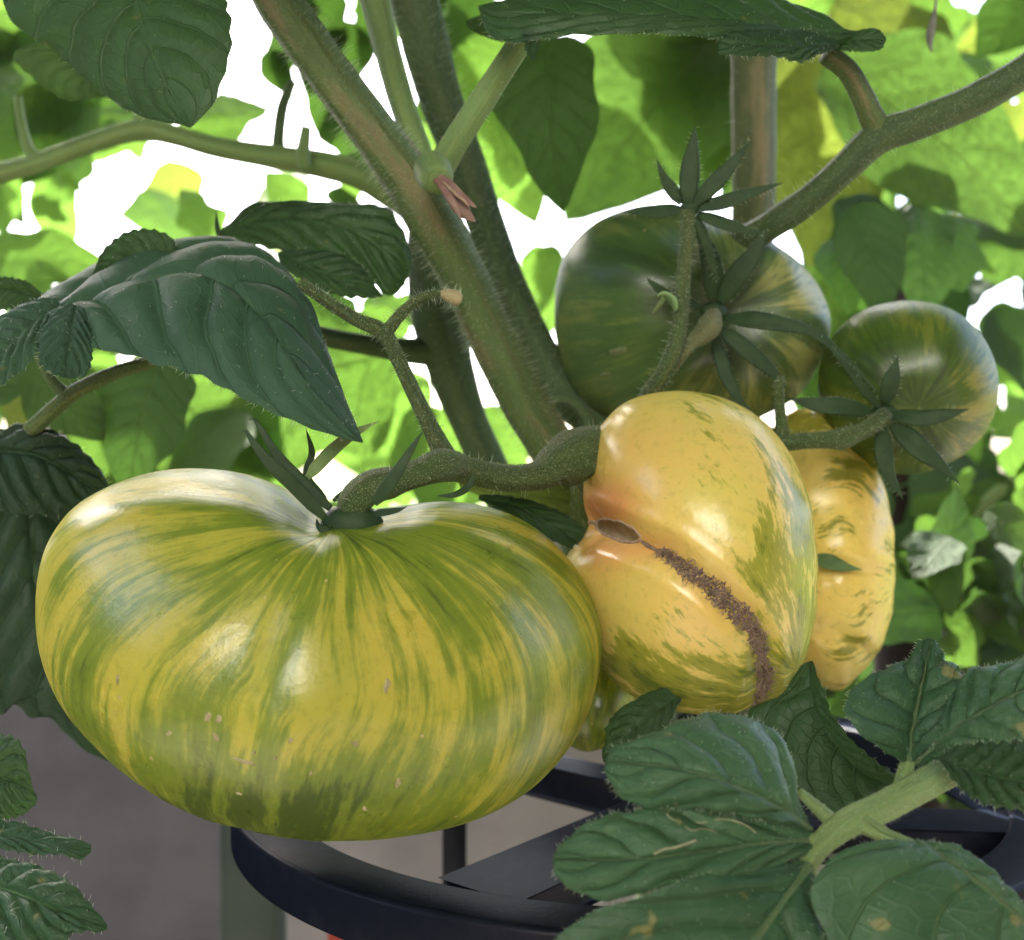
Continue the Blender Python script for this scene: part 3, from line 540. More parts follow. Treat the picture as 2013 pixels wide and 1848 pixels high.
stem('fruit_stalk', [(1545, 872, .300, 15), (1537, 840, .299, 12), (1533, 800, .298, 10), (1533, 765, .297, 9), (1535, 738, .297, 7)], M['stalk'], hairs=3000, hlen=.0014, hrad=.00006, seed=17, fuzz=8000)
# spent flower: calyx star above the dark green tomato
sf = calyx(plant, (1357, 408), .296, 20, [
    [(1352, 400, .295, 17), (1356, 340, .294, 20), (1362, 290, .293, 13), (1367, 246, .293, 3)],
    [(1365, 402, .295, 13), (1405, 360, .293, 17), (1440, 320, .292, 12), (1478, 274, .292, 2)],
    [(1370, 408, .295, 12), (1425, 396, .293, 16), (1480, 378, .292, 11), (1542, 359, .292, 2)],
    [(1340, 400, .296, 11), (1318, 370, .296, 14), (1303, 345, .296, 8), (1291, 312, .296, 2)],
    [(1340, 412, .297, 12), (1290, 415, .299, 15), (1250, 415, .301, 9), (1225, 418, .302, 2)],
    [(1372, 420, .296, 11), (1420, 438, .294, 14), (1462, 452, .293, 10), (1508, 461, .293, 2)],
    [(1368, 425, .297, 9), (1385, 470, .298, 11), (1400, 520, .300, 8), (1412, 555, .301, 2)]], 30)
sf.name = 'flower_calyx'; sf['label'] = 'open star of spent flower sepals above the dark green tomato'
# tiny pale seedling bit caught on the stalk
V, F, uv, _ = tube_geo(world_path([(1292, 582, .294, 5), (1305, 578, .294, 12), (1322, 590, .294, 17), (1328, 606, .294, 10), (1326, 612, .294, 3)]), 14, 12, flat=.35)
mk('petal', V, F, plain('pale_petal', (.20, .34, .14), (.26, .40, .18), 300, .6), plant, uv=uv, label='tiny pale green petal stuck to the stalk')
V, F, uv, _ = tube_geo(world_path([(1306, 586, .294, 7), (1296, 600, .294, 7), (1283, 615, .294, 2)]), 10, 10, flat=.35); mk('petal', V, F, M['stem_pale'], plant, uv=uv)
# pruned stub on the main stem
V, F, uv, _ = tube_geo(world_path([(850, 335, .288, 38), (858, 350, .281, 33), (862, 356, .279, 24)]), 14, 22); mk('pruned_collar', V, F, M['stem_pale'], plant, uv=uv)
st_ = blade('pruned_stub', [(852, 342, .283, 15), (872, 358, .278, 17), (892, 388, .275, 17), (908, 412, .274, 20), (934, 436, .274, 12)], M['stub'], plant, thick=.55, face=(.3, -1, .5), hairs=0, seed=31)
st_['label'] = 'dry pinkish brown stub of a snapped side shoot'
for k_, p_ in enumerate(([(856, 346, .280, 9), (880, 362, .275, 11), (905, 385, .273, 10), (936, 408, .272, 7)], [(862, 352, .279, 7), (882, 385, .273, 9), (898, 412, .271, 7), (906, 432, .271, 3)], [(866, 350, .279, 6), (892, 378, .272, 5), (914, 396, .271, 4), (925, 412, .27, 2)])):
    blade('stub_shred', p_, M['stub'] if k_ < 2 else M['fibre'], st_, thick=.6, face=(k_-1, -1, .4), seed=33+k_)
# ------------------------------------------------------------------ leaves
def leaf(name, mid, e1, e2, mat, parent, n=90, m=22, quilt=.0010, nv=7, seed=0, serr=1.5, edge_hair=0, hl=.0014, curl=.0, label=None, midrib=0, key=None):
    """leaf blade between two traced margins and a midrib; rows are x, y, depth"""
    def W(p): return np.array([[*P(*q)] for q in p])
    A = spline(W(e1), n); B = spline(W(mid), n); C = spline(W(e2), n); u = np.linspace(0, 1, n)
    q = np.random.default_rng(seed)
    px = K*.27
    fr = np.sin(np.pi*np.clip(u, 0, 1))**.6
    for E_, sg in ((A, 1), (C, 2)):
        out = E_-B; out /= np.linalg.norm(out, axis=1)[:, None]+1e-9
        sr = (np.abs((u*nv*1.6+q.uniform(0, 1)) % 1-.5)*2-.5)*2+.6*wob(u[:, None]*60, 1, seed+sg, 2)
        E_ += out*(sr*serr*px*2.2*fr)[:, None]
    t = np.linspace(-1, 1, 2*m+1); V = np.zeros((n, 2*m+1, 3)); Tm = np.gradient(B, axis=0); Tm /= np.linalg.norm(Tm, axis=1)[:, None]+1e-9
    for j, tj in enumerate(t):
        V[:, j] = B+(abs(tj))*((A if tj < 0 else C)-B)
    dU = np.gradient(V, axis=0); dT = np.gradient(V, axis=1); N = np.cross(dT, dU); N /= np.linalg.norm(N, axis=2)[..., None]+1e-12
    view = V-np.array([0, 0, CAMZ]); sgn = np.sign((N*view).sum(2).mean()); N *= -sgn        # towards the viewer's side
    # smooth normals over the blade
    for _ in range(6):
        N[1:-1] = (N[:-2]+N[1:-1]*2+N[2:])/4; N[:, 1:-1] = (N[:, :-2]+N[:, 1:-1]*2+N[:, 2:])/4
    N /= np.linalg.norm(N, axis=2)[..., None]+1e-12
    U, TT = np.meshgrid(u, t, indexing='ij'); at = np.abs(TT); qv = (U-.26*at**1.3)*nv+.23*np.sign(TT)+.25+.32*wob(np.stack([U.ravel()*2.2, TT.ravel()*1.2+3*np.sign(TT.ravel())], 1), 3, seed+77, 2).reshape(U.shape)
    f = np.abs(qv % 1-.5)*2; wid = np.linalg.norm(A-C, axis=1)[:, None]; wid = np.clip(wid/np.median(wid), 0, 1)
    pill = (1-f**2.5)*np.sin(np.pi*np.clip(at, 0, 1))**.5
    flat = np.stack([U.ravel()*9, TT.ravel()*3.5], 1)
    disp = quilt*(1.3*pill+.5*wob(flat, 2.9, seed+7, 3).reshape(U.shape)*np.clip(at*4, 0, 1))*wid-quilt*.8*np.exp(-(at/.07)**2)*wid
    edge = curl*np.clip(at-.6, 0, 1)**2*wid
    V = V+N*(disp-edge)[..., None]
    nn = 2*m+1; F = [(i*nn+j, i*nn+j+1, (i+1)*nn+j+1, (i+1)*nn+j) for i in range(n-1) for j in range(nn-1)]
    o = mk(name, V.reshape(-1, 3), F, mat, parent, uv=np.stack([U.ravel(), TT.ravel()], 1), label=label, attrs={'vq': qv.ravel()})
    if key: FR[key] = (V.reshape(-1, 3), N.reshape(-1, 3), *PX(V.reshape(-1, 3)), np.ones(V.size//3, bool), o)
    if midrib:
        rr = np.interp(u, [0, .6, .93, 1], [1, .55, .25, .1])*midrib*K*.2
        Vt, Ft, uvt, _ = tube_geo(np.hstack([V[:, m]+N[:, m]*(rr*.15)[:, None], rr[:, None]]), 70, 9, .8); mk('midrib', Vt, Ft, M['rib'], o, uv=uvt)
    if edge_hair:
        g = Geo(); i = q.integers(3, n-3, edge_hair); s_ = q.integers(0, 2, edge_hair); E_ = np.where(s_[:, None] == 0, V[i, 0], V[i, -1]); o_ = E_-B[i]; o_ /= np.linalg.norm(o_, axis=1)[:, None]
        nr = o_*.8+N[i, 0]*q.uniform(0, .8, edge_hair)[:, None]+q.normal(size=(edge_hair, 3))*.25; nr /= np.linalg.norm(nr, axis=1)[:, None]
        hair_geo(g, E_, nr, hl, .00006, .4, seed)
        k = edge_hair//2; i = q.integers(3, n-3, k); j = q.integers(2, nn-2, k); nr = N[i, j]+q.normal(size=(k, 3))*.5; nr /= np.linalg.norm(nr, axis=1)[:, None]
        hair_geo(g, V[i, j], nr, hl*.7, .00005, .4, seed+2)
        g.mk('hairs', M['hair'], o, kind='stuff')
    return o
LP = plant
leaf('leaf', [(235, -110, .30), (258, -30, .285), (280, 60, .272), (312, 140, .266), (345, 200, .264), (373, 251, .262)],
     [(120, -110, .31), (20, -40, .30), (8, 15, .298), (45, 62, .296), (70, 78, .294), (110, 102, .292), (150, 140, .286), (230, 205, .278), (300, 236, .27), (345, 243, .265), (374, 252, .262)],
     [(330, -120, .30), (420, -50, .282), (447, 10, .272), (456, 60, .267), (450, 115, .264), (432, 175, .262), (418, 207, .262), (392, 236, .262), (374, 252, .262)], M['leaf_dark'], LP, seed=1, edge_hair=60, label='broad dark leaf hanging point down at the upper left')
leaf('leaf', [(110, 100, .36), (150, 130, .36), (215, 185, .355)], [(75, 78, .36), (25, 108, .36), (60, 150, .36), (130, 196, .36), (215, 190, .355)], [(120, 90, .36), (170, 120, .36), (235, 195, .355)], M['leaf_shade'], LP, seed=2, n=40, m=10)
leaf('leaf', [(40, 650, .272), (110, 610, .268), (190, 578, .270), (274, 545, .270), (395, 530, .266), (468, 568, .257), (535, 640, .246), (595, 735, .233), (655, 808, .231), (712, 870, .230)],
     [(60, 690, .262), (150, 672, .256), (182, 682, .252), (250, 698, .247), (310, 712, .243), (385, 732, .239), (455, 772, .235), (540, 812, .232), (640, 852, .230), (712, 871, .230)],
     [(30, 610, .325), (120, 562, .312), (190, 518, .316), (262, 490, .316), (350, 474, .314), (440, 468, .306), (500, 482, .296), (560, 524, .284), (608, 590, .272), (640, 675, .268), (668, 752, .252), (714, 868, .230)],
     M['leaf_sheen'], LP, n=130, m=34, quilt=.0020, nv=7, seed=3, edge_hair=240, curl=.002, label='long bluish dark leaf arching over the biggest tomato')
leaf('leaf', [(150, 600, .262), (140, 660, .254), (128, 742, .248)], [(120, 600, .264), (82, 650, .258), (76, 705, .252), (95, 730, .249), (128, 744, .248)], [(180, 610, .262), (182, 670, .254), (180, 715, .250), (165, 740, .249), (130, 745, .248)], M['leaf_sheen'], LP, n=50, m=16, quilt=.0008, seed=4, edge_hair=30)
leaf('leaf', [(120, 600, .270), (50, 650, .262), (-40, 740, .254)], [(110, 580, .275), (40, 600, .272), (-20, 640, .268), (-80, 720, .262)], [(112, 640, .264), (78, 685, .256), (35, 735, .252), (-10, 760, .250), (-45, 745, .252)], M['leaf_sheen'], LP, n=50, m=16, quilt=.0012, seed=5, edge_hair=60)
leaf('leaf', [(90, 590, .30), (40, 572, .30), (-40, 560, .30)], [(85, 578, .30), (50, 552, .30), (0, 543, .30), (-50, 545, .30)], [(85, 600, .30), (40, 605, .30), (-40, 615, .30)], M['leaf_dark'], LP, n=30, m=10, seed=6)
leaf('leaf', [(330, 560, .290), (270, 510, .290), (180, 545, .290)], [(350, 500, .29), (340, 470, .29), (305, 452, .29), (252, 454, .29), (205, 488, .29), (182, 540, .29)], [(330, 580, .29), (260, 570, .29), (185, 550, .29)], M['leaf_dark'], LP, n=40, m=12, seed=7, edge_hair=30)
leaf('leaf', [(430, 462, .320), (520, 430, .317), (640, 430, .315), (740, 480, .315), (800, 545, .317)],
     [(436, 470, .320), (500, 482, .319), (580, 498, .317), (660, 505, .315), (720, 545, .315), (765, 582, .315), (796, 560, .317)],
     [(430, 455, .321), (462, 430, .321), (492, 402, .323), (560, 396, .323), (650, 402, .323), (745, 403, .321), (790, 448, .319), (810, 512, .317), (800, 550, .317)], M['leaf_dark'], LP, n=80, m=18, quilt=.0013, seed=8, edge_hair=160)
leaf('leaf', [(545, 500, .310), (620, 530, .307), (690, 560, .306), (752, 582, .307)], [(550, 520, .308), (600, 555, .306), (660, 580, .305), (720, 586, .306), (754, 583, .307)], [(560, 494, .312), (630, 492, .311), (700, 515, .309), (752, 580, .307)], M['leaf_dark'], LP, n=50, m=14, quilt=.0010, seed=9, edge_hair=40)
blade('leaf_tip', [(432, 468, .319, 5), (427, 445, .319, 5), (425, 414, .319, 1)], M['sepal'], LP)
leaf('leaf', [(1690, 60, .288), (1600, 62, .286), (1450, 40, .276), (1300, 30, .272), (1130, 25, .272), (1000, 22, .276), (940, 12, .28)],
     [(1640, 92, .284), (1540, 80, .276), (1412, 76, .268), (1300, 67, .266), (1215, 69, .265), (1130, 71, .266), (1045, 80, .268), (985, 80, .272), (955, 58, .276), (940, 14, .28)],
     [(1660, 75, .29), (1630, 35, .294), (1560, 5, .30), (1480, -30, .302), (1300, -50, .304), (1120, -30, .304), (1010, -5, .295), (945, 10, .282)], M['leaf_dark'], LP, n=100, m=20, quilt=.0012, seed=10, edge_hair=200, label='dark leaf seen edge on along the top of the picture')
leaf('leaf', [(1650, 90, .282), (1560, 90, .272), (1480, 88, .268), (1412, 86, .268)], [(1645, 94, .282), (1600, 112, .276), (1574, 124, .272), (1550, 118, .270), (1528, 110, .268), (1470, 111, .266), (1412, 108, .267)], [(1650, 80, .284), (1590, 62, .282), (1500, 62, .278), (1440, 58, .274), (1413, 70, .270)], M['leaf_dark'], LP, n=60, m=14, quilt=.0008, seed=11, edge_hair=80)
leaf('leaf', [(1628, 92, .290), (1690, 78, .286), (1742, 78, .285)], [(1632, 98, .290), (1690, 102, .285), (1730, 98, .284), (1742, 80, .285)], [(1630, 84, .291), (1690, 60, .288), (1725, 56, .287), (1742, 74, .285)], M['leaf_dark'], LP, n=30, m=10, quilt=.0006, seed=12)
leaf('leaf', [(1045, 60, .27), (1044, 95, .268), (1046, 120, .267)], [(1028, 62, .27), (1032, 95, .268), (1044, 120, .267)], [(1064, 62, .27), (1060, 95, .268), (1048, 120, .267)], M['leaf_dark'], LP, n=20, m=6, quilt=.0003, seed=13)
leaf('leaf', [(985, 60, .31), (950, 50, .31), (915, 45, .31)], [(990, 85, .31), (960, 75, .31), (930, 62, .31), (915, 48, .31)], [(985, 35, .31), (945, 30, .31), (918, 40, .31)], M['leaf_shade'], LP, n=30, m=8, seed=14)
# leaves at the left behind the biggest tomato, first two with shadow painted in
leaf('leaf', [(-60, 880, .30), (60, 890, .298), (140, 930, .30), (215, 985, .305)], [(-60, 840, .305), (0, 848, .304), (45, 834, .304), (95, 840, .304), (160, 882, .304), (205, 935, .305), (216, 980, .305)], [(-60, 980, .295), (20, 1010, .294), (100, 1010, .298), (160, 1000, .302), (216, 990, .305)], M['leaf_deep_shade'], LP, n=60, m=18, quilt=.0015, seed=15, edge_hair=40)
leaf('leaf', [(60, 960, .335), (70, 1120, .330), (110, 1290, .330), (165, 1420, .332), (216, 1497, .335)], [(-60, 970, .33), (-70, 1150, .325), (-60, 1330, .325), (0, 1405, .326), (25, 1384, .326), (60, 1410, .328), (100, 1414, .33), (160, 1470, .332), (214, 1498, .335)], [(200, 960, .345), (190, 1100, .345), (170, 1250, .342), (190, 1400, .338), (217, 1496, .335)], M['leaf_deep_shade'], LP, n=70, m=20, quilt=.0018, seed=16)
leaf('leaf', [(-80, 1530, .26), (0, 1530, .255), (72, 1560, .252)], [(-80, 1440, .262), (0, 1444, .258), (32, 1450, .256), (50, 1485, .254), (62, 1540, .252), (74, 1578, .252)], [(-80, 1620, .252), (0, 1612, .252), (40, 1604, .252), (70, 1582, .252)], M['leaf_dark'], LP, n=40, m=12, seed=17, quilt=.0012)
leaf('leaf', [(-80, 1630, .25), (40, 1648, .246), (120, 1665, .245), (180, 1668, .245)], [(-80, 1600, .254), (0, 1611, .252), (60, 1624, .250), (110, 1640, .248), (150, 1648, .246), (180, 1660, .245)], [(-80, 1665, .245), (0, 1668, .243), (60, 1680, .243), (120, 1680, .243), (158, 1690, .244), (178, 1676, .245)], M['leaf_front'], LP, n=50, m=12, seed=18, quilt=.0008, edge_hair=30)
leaf('leaf', [(-60, 1720, .235), (50, 1760, .228), (140, 1800, .226), (210, 1822, .226)], [(-60, 1660, .244), (0, 1682, .240), (60, 1698, .236), (130, 1728, .231), (180, 1780, .228), (212, 1818, .226)], [(-60, 1880, .222), (40, 1890, .220), (110, 1860, .221), (150, 1834, .223), (200, 1832, .225), (212, 1824, .226)], M['leaf_front'], LP, n=60, m=16, seed=19, quilt=.0014, edge_hair=40)
stem('leaf_stalk', [(360, 690, .285, 13), (290, 712, .288, 13), (220, 735, .292, 14), (140, 775, .295, 15), (60, 845, .30, 16)], M['stem'], hairs=600, hlen=.0012, seed=40)
stem('leaf_stalk', [(135, 780, .295, 13), (105, 752, .296, 11), (75, 700, .297, 8)], M['stem'], seed=41)
# dark leaf between the two biggest tomatoes, leaf under the scarred one
leaf('leaf', [(940, 978, .285), (1030, 1000, .285), (1130, 1068, .288)], [(945, 985, .285), (1000, 1010, .284), (1060, 1050, .285), (1125, 1080, .288)], [(945, 972, .286), (1010, 976, .286), (1090, 1000, .287), (1150, 1040, .288), (1135, 1072, .288)], M['leaf_dark'], LP, n=40, m=12, seed=20)
leaf('leaf', [(900, 945, .31), (1010, 968, .31), (1120, 985, .31)], [(905, 960, .31), (1010, 1000, .31), (1118, 1040, .31)], [(905, 930, .31), (1010, 945, .31), (1120, 950, .31)], M['leaf_yellow'], LP, n=24, m=8, seed=21)
leaf('leaf', [(1590, 1300, .262), (1610, 1400, .256), (1680, 1500, .252), (1772, 1560, .25)], [(1575, 1310, .264), (1530, 1370, .264), (1470, 1400, .262), (1500, 1470, .258), (1560, 1560, .252), (1680, 1610, .248), (1768, 1570, .25)], [(1598, 1300, .261), (1622, 1365, .254), (1650, 1425, .25), (1700, 1478, .249), (1772, 1530, .25)], M['leaf_dark'], LP, n=60, m=16, seed=22, quilt=.0008, edge_hair=30)
leaf('leaf', [(1330, 1370, .262), (1260, 1420, .258), (1190, 1500, .256)], [(1340, 1375, .262), (1300, 1440, .257), (1200, 1530, .254)], [(1300, 1350, .266), (1210, 1400, .264), (1185, 1470, .260), (1186, 1500, .256)], M['leaf_dark'], LP, n=30, m=10, seed=23)
# the big compound leaf in front, lower right
fl = thing('compound_leaf', 'large front compound leaf with thick pale stalk, its leaflets covering the lower right', 'leaf', P(1640, 1620, .205))
stem('leaf_stalk', [(1990, 1440, .226, 30), (1880, 1505, .216, 31), (1795, 1555, .210, 29), (1722, 1594, .206, 29), (1660, 1622, .204, 27), (1612, 1662, .202, 22), (1585, 1705, .200, 18), (1555, 1760, .197, 17), (1510, 1820, .193, 14), (1470, 1880, .190, 11)], M['stem_front'], fl, hairs=30000, hlen=.0007, hrad=.000022, seed=50, sides=28, ridge=.07)
for pts, sd in (([(1650, 1628, .204, 18), (1610, 1592, .206, 13), (1570, 1556, .207, 9)], 51), ([(1640, 1640, .203, 16), (1600, 1650, .202, 12), (1560, 1660, .202, 8)], 52), ([(1690, 1612, .204, 24), (1735, 1640, .203, 15), (1800, 1664, .200, 10), (1850, 1690, .198, 7)], 53), ([(1772, 1570, .210, 20), (1778, 1530, .213, 17), (1786, 1496, .215, 13)], 54), ([(1590, 1700, .200, 14), (1600, 1740, .198, 10)], 55)):
    stem('leaflet_stalk', pts, M['stem_front'], fl, hairs=1200, hlen=.001, hrad=.00006, seed=sd, fuzz=8000)
leaf('leaflet', [(1592, 1630, .203), (1530, 1585, .198), (1420, 1535, .195), (1310, 1505, .197), (1192, 1495, .202)],
     [(1590, 1640, .203), (1530, 1622, .198), (1430, 1598, .195), (1340, 1588, .195), (1262, 1588, .197), (1212, 1558, .199), (1190, 1520, .201), (1190, 1497, .202)],
     [(1592, 1620, .204), (1566, 1560, .206), (1556, 1490, .209), (1522, 1432, .211), (1462, 1404, .212), (1392, 1402, .211), (1330, 1416, .209), (1260, 1448, .206), (1202, 1470, .204), (1191, 1492, .202)], M['leaf_front'], fl, n=100, m=26, quilt=.0010, nv=5, seed=30, midrib=8, edge_hair=150, hl=.001, curl=.002)
leaf('leaflet', [(1600, 1650, .202), (1500, 1658, .196), (1400, 1670, .192), (1250, 1688, .190), (1088, 1688, .194)],
     [(1590, 1680, .200), (1500, 1712, .194), (1400, 1740, .189), (1300, 1745, .188), (1240, 1762, .188), (1180, 1770, .189), (1130, 1752, .191), (1092, 1722, .193), (1087, 1692, .194)],
     [(1595, 1630, .204), (1500, 1602, .200), (1400, 1582, .198), (1310, 1580, .198), (1250, 1588, .198), (1170, 1610, .197), (1110, 1650, .196), (1088, 1682, .194)], M['leaf_front'], fl, n=110, m=26, quilt=.0010, nv=5, seed=31, midrib=8, key='mined', edge_hair=150, hl=.001, curl=.002)
leaf('leaflet', [(1590, 1700, .199), (1545, 1765, .194), (1500, 1830, .190), (1440, 1910, .186), (1360, 2010, .184)],
     [(1575, 1690, .199), (1480, 1708, .193), (1370, 1722, .188), (1262, 1762, .186), (1150, 1802, .185), (1085, 1862, .184), (1080, 1960, .183), (1200, 2020, .183), (1350, 2015, .184)],
     [(1600, 1710, .199), (1622, 1760, .196), (1640, 1830, .193), (1640, 1920, .190), (1560, 2000, .187), (1370, 2015, .184)], M['leaf_front'], fl, n=110, m=28, quilt=.0010, nv=5, seed=32, midrib=11, edge_hair=120, hl=.001)
leaf('leaflet', [(1800, 1655, .200), (1870, 1690, .196), (1940, 1740, .193), (2010, 1800, .191), (2100, 1900, .190)],
     [(1790, 1652, .200), (1700, 1655, .196), (1630, 1690, .192), (1598, 1750, .189), (1620, 1830, .186), (1700, 1920, .184), (1850, 1980, .184), (2000, 1980, .186), (2095, 1910, .190)],
     [(1810, 1652, .201), (1870, 1662, .200), (1925, 1692, .198), (1972, 1738, .196), (2010, 1790, .194), (2060, 1840, .192), (2105, 1895, .190)], M['leaf_front'], fl, n=110, m=28, quilt=.0010, nv=5, seed=33, midrib=10, edge_hair=150, hl=.001, curl=.0015)
leaf('leaflet', [(1786, 1500, .214), (1796, 1430, .217), (1812, 1350, .222), (1832, 1256, .228)],
     [(1780, 1502, .214), (1720, 1465, .211), (1672, 1422, .213), (1660, 1385, .216), (1688, 1342, .220), (1745, 1312, .223), (1790, 1292, .226), (1802, 1264, .228), (1828, 1254, .228)],
     [(1794, 1500, .214), (1850, 1440, .213), (1900, 1370, .217), (1890, 1318, .221), (1864, 1305, .224), (1852, 1280, .226), (1836, 1256, .228)], M['leaf_front'], fl, n=90, m=24, quilt=.0010, nv=5, seed=34, midrib=9, edge_hair=120, hl=.001)
leaf('leaflet', [(1800, 1502, .215), (1880, 1430, .211), (1960, 1380, .212), (2060, 1330, .216)], [(1800, 1496, .216), (1850, 1400, .216), (1900, 1320, .220), (1960, 1306, .221), (2060, 1280, .222)], [(1806, 1508, .214), (1880, 1478, .208), (1960, 1460, .207), (2060, 1450, .209)], M['leaf_front'], fl, n=70, m=20, quilt=.0010, nv=5, seed=35, midrib=9, edge_hair=60, hl=.001)
leaf('leaflet', [(1845, 1490, .205), (1920, 1515, .202), (2060, 1545, .200)], [(1850, 1484, .206), (1880, 1466, .207), (1950, 1460, .206), (2060, 1452, .205)], [(1850, 1496, .205), (1875, 1535, .202), (1915, 1572, .200), (1980, 1590, .199), (2060, 1600, .199)], M['leaf_dark'], fl, n=60, m=16, quilt=.0010, nv=6, seed=36, edge_hair=60, hl=.001)
def trail(pts, wpx, name):
    rows = []
    for x, y in pts: p, n_ = surf('mined', x, y); rows.append([*(p+n_*.00012), wpx*K*.2])
    V, F, uv, _ = tube_geo(rows, 60, 8, .5, .3); mk(name, V, F, plain('mined_tissue', (.34, .36, .20), (.46, .44, .28), 700, .7, .0004), FR['mined'][5], uv=uv)
trail([(1318, 1592), (1312, 1603), (1330, 1616), (1372, 1616), (1415, 1612), (1450, 1616), (1478, 1632), (1498, 1655)], 1.3, 'miner_trail')
trail([(1285, 1680), (1305, 1672), (1322, 1668), (1345, 1660), (1368, 1652)], 4.5, 'dry_patch')
trail([(1345, 1625), (1360, 1634), (1385, 1630), (1410, 1638)], 2.2, 'dry_patch')
# little green tomato in the shade behind the stalk
fruit('tomato', 'tiny dark green tomato in shade just above the pale leaf stalk', (1672, 1545), .262, [(1628, 1545), (1636, 1515), (1660, 1500), (1688, 1502), (1710, 1520), (1716, 1548), (1706, 1580), (1672, 1592), (1640, 1578)], .0055, (.1, .3, -.9), M['tom_round'], dimple=(.0005, .3), sub=5, lump=.0002, seed=21)

# ------------------------------------------------------------------ the ring stand
rs = thing('plant_stand', 'black flat ringed plant support under the biggest tomato', 'plant stand', (.038, .354, 0))
def ring():
    cx, cy, z = .0385, .3545, CAMZ-.0952; R0, R1 = .1065, .1225; h0, h1 = z-.0125, z
    prof = []; r_ = .0016
    for (x, y, a0) in ((R1-r_, h1-r_, 0), (R0+r_, h1-r_, 90), (R0+r_, h0+r_, 180), (R1-r_, h0+r_, 270)):
        for k in range(5): an = math.radians(a0+k*22.5); prof.append((x+r_*math.cos(an), y+r_*math.sin(an)))
    n = 200; m = len(prof); V = [(cx+r*math.cos(i/n*6.28318), cy+r*math.sin(i/n*6.28318), zz) for i in range(n) for r, zz in prof]
    F = [(i*m+j, i*m+(j+1) % m, ((i+1) % n)*m+(j+1) % m, ((i+1) % n)*m+j) for i in range(n) for j in range(m)]
    mk('ring', V, F, M['black'], rs)
ring()
def bar(p, q, wd, h, name, bev=.0012):
    p, q = Vector(p), Vector(q); d = (q-p).normalized(); s = Vector((-d.y, d.x, 0))*wd/2; V = []
    for z in (-h, 0):
        for c in (p-s, p+s, q+s, q-s): V.append((c.x, c.y, c.z+z))
    return bevelled(name, [(V, [(0, 1, 2, 3)[::-1], (4, 5, 6, 7), (0, 1, 5, 4)[::-1], (1, 2, 6, 5)[::-1], (2, 3, 7, 6)[::-1], (3, 0, 4, 7)[::-1]])], M['black'], rs, bev)
zt = CAMZ-.0948
hub = (.046, .318, zt)
bar((.050, .338, zt), (-.018, .405, zt-.0012), .012, .011, 'crossbar'); bar((.048, .327, zt-.0004), (-.0075, .262, zt-.0016), .022, .009, 'crossbar'); bar((.046, .318, zt-.0008), (.150, .312, zt-.0018), .018, .010, 'crossbar')
for x, y in ((-.0222, .440), (.110, .440), (.115, .275)):
    bevelled('leg', [box_geo(x-.0045, x+.0045, y-.004, y+.004, 0.004, CAMZ-.1078)], M['black'], rs, .001)
gp = bevelled('garden_post', [box_geo(-.160, -.128, .62, .65, 0.004, .93)], M['teal'], bev=.004); gp['label'] = 'dark green blurred post standing behind the ring stand'; gp['category'] = 'post'
V, F, uv, _ = tube_geo([[-.094, .60, .004, .0042], [-.0935, .60, .5, .0042], [-.093, .60, .772, .0042]], 20, 12); rp = mk('garden_stake', V, F, M['red'], uv=uv); rp['label'] = 'thin red stake in front of the grey wall'; rp['category'] = 'stake'
V, F, uv, _ = tube_geo([[.232, .66, .004, .020], [.232, .66, .6, .020], [.228, .66, 1.115, .020]], 20, 14); rp = mk('dark_upright', V, F, M['darkfill'], uv=uv); rp['label'] = 'thick dark brown upright added for the dark area behind the small round green tomato'; rp['category'] = 'stake'  # made-up upright filling a dark area; no stake known there

# ------------------------------------------------------------------ background foliage: each leaf an object, a few shared blades
BL = []
def bg_blade(k):
    r = np.random.default_rng(100+k); n, m = 26, 7; u = np.linspace(0, 1, n); t = np.linspace(-1, 1, 2*m+1)
    prof = np.sin(np.pi*u**.72)**.8*(.30+.02*k % .05)
    lob = 1+(.08+.06*(k % 3))*np.sin(u*(9+k))*np.clip((.95-u)*5, 0, 1)
    wl, wr = prof*lob*(1+.08*wob(u[:, None]*9, 1, k)), prof*(2-lob)*(1+.08*wob(u[:, None]*9, 1, k+50))
    U, T = np.meshgrid(u, t, indexing='ij'); X = np.where(T < 0, T*wl[:, None], T*wr[:, None]); at = np.abs(T)
    qv = (U-.26*at**1.3)*7+.23*np.sign(T)+.25+.3*wob(np.stack([U.ravel()*2.2, T.ravel()*1.2], 1), 3, k+9, 2).reshape(U.shape); f = np.abs(qv % 1-.5)*2
    Z = -.25*(U-.2)**2*(1+.4*(k % 2))+.12*at**1.3*(.6-.5*(k % 3))*prof[:, None]*2+.012*(1-f**2)+.02*wob(np.stack([U.ravel()*3, X.ravel()*8], 1), 3, k).reshape(U.shape)
    V = np.stack([X, U, Z], 2).reshape(-1, 3); nn = 2*m+1; F = [(i*nn+j, i*nn+j+1, (i+1)*nn+j+1, (i+1)*nn+j) for i in range(n-1) for j in range(nn-1)]
    return V, F, np.stack([U.ravel(), T.ravel()], 1), qv.ravel()
for k in range(7):
    V, F, uv, vq = bg_blade(k); d = {}
    for mn in ('leaf_mid', 'leaf_back', 'leaf_yellow', 'leaf_shade', 'leaf_dark'):
        me = bpy.data.meshes.new('leaf'); me.from_pydata(V.tolist(), [], F); me.polygons.foreach_set('use_smooth', [True]*len(me.polygons))
        l = me.uv_layers.new(name='UVMap'); idx = np.zeros(len(me.loops), dtype=np.int32); me.loops.foreach_get('vertex_index', idx); l.data.foreach_set('uv', uv.astype(np.float32)[idx].ravel())
        me.attributes.new('vq', 'FLOAT', 'POINT').data.foreach_set('value', vq.astype(np.float32)); me.materials.append(M[mn]); d[mn] = me
    BL.append(d)
NBG = [0]
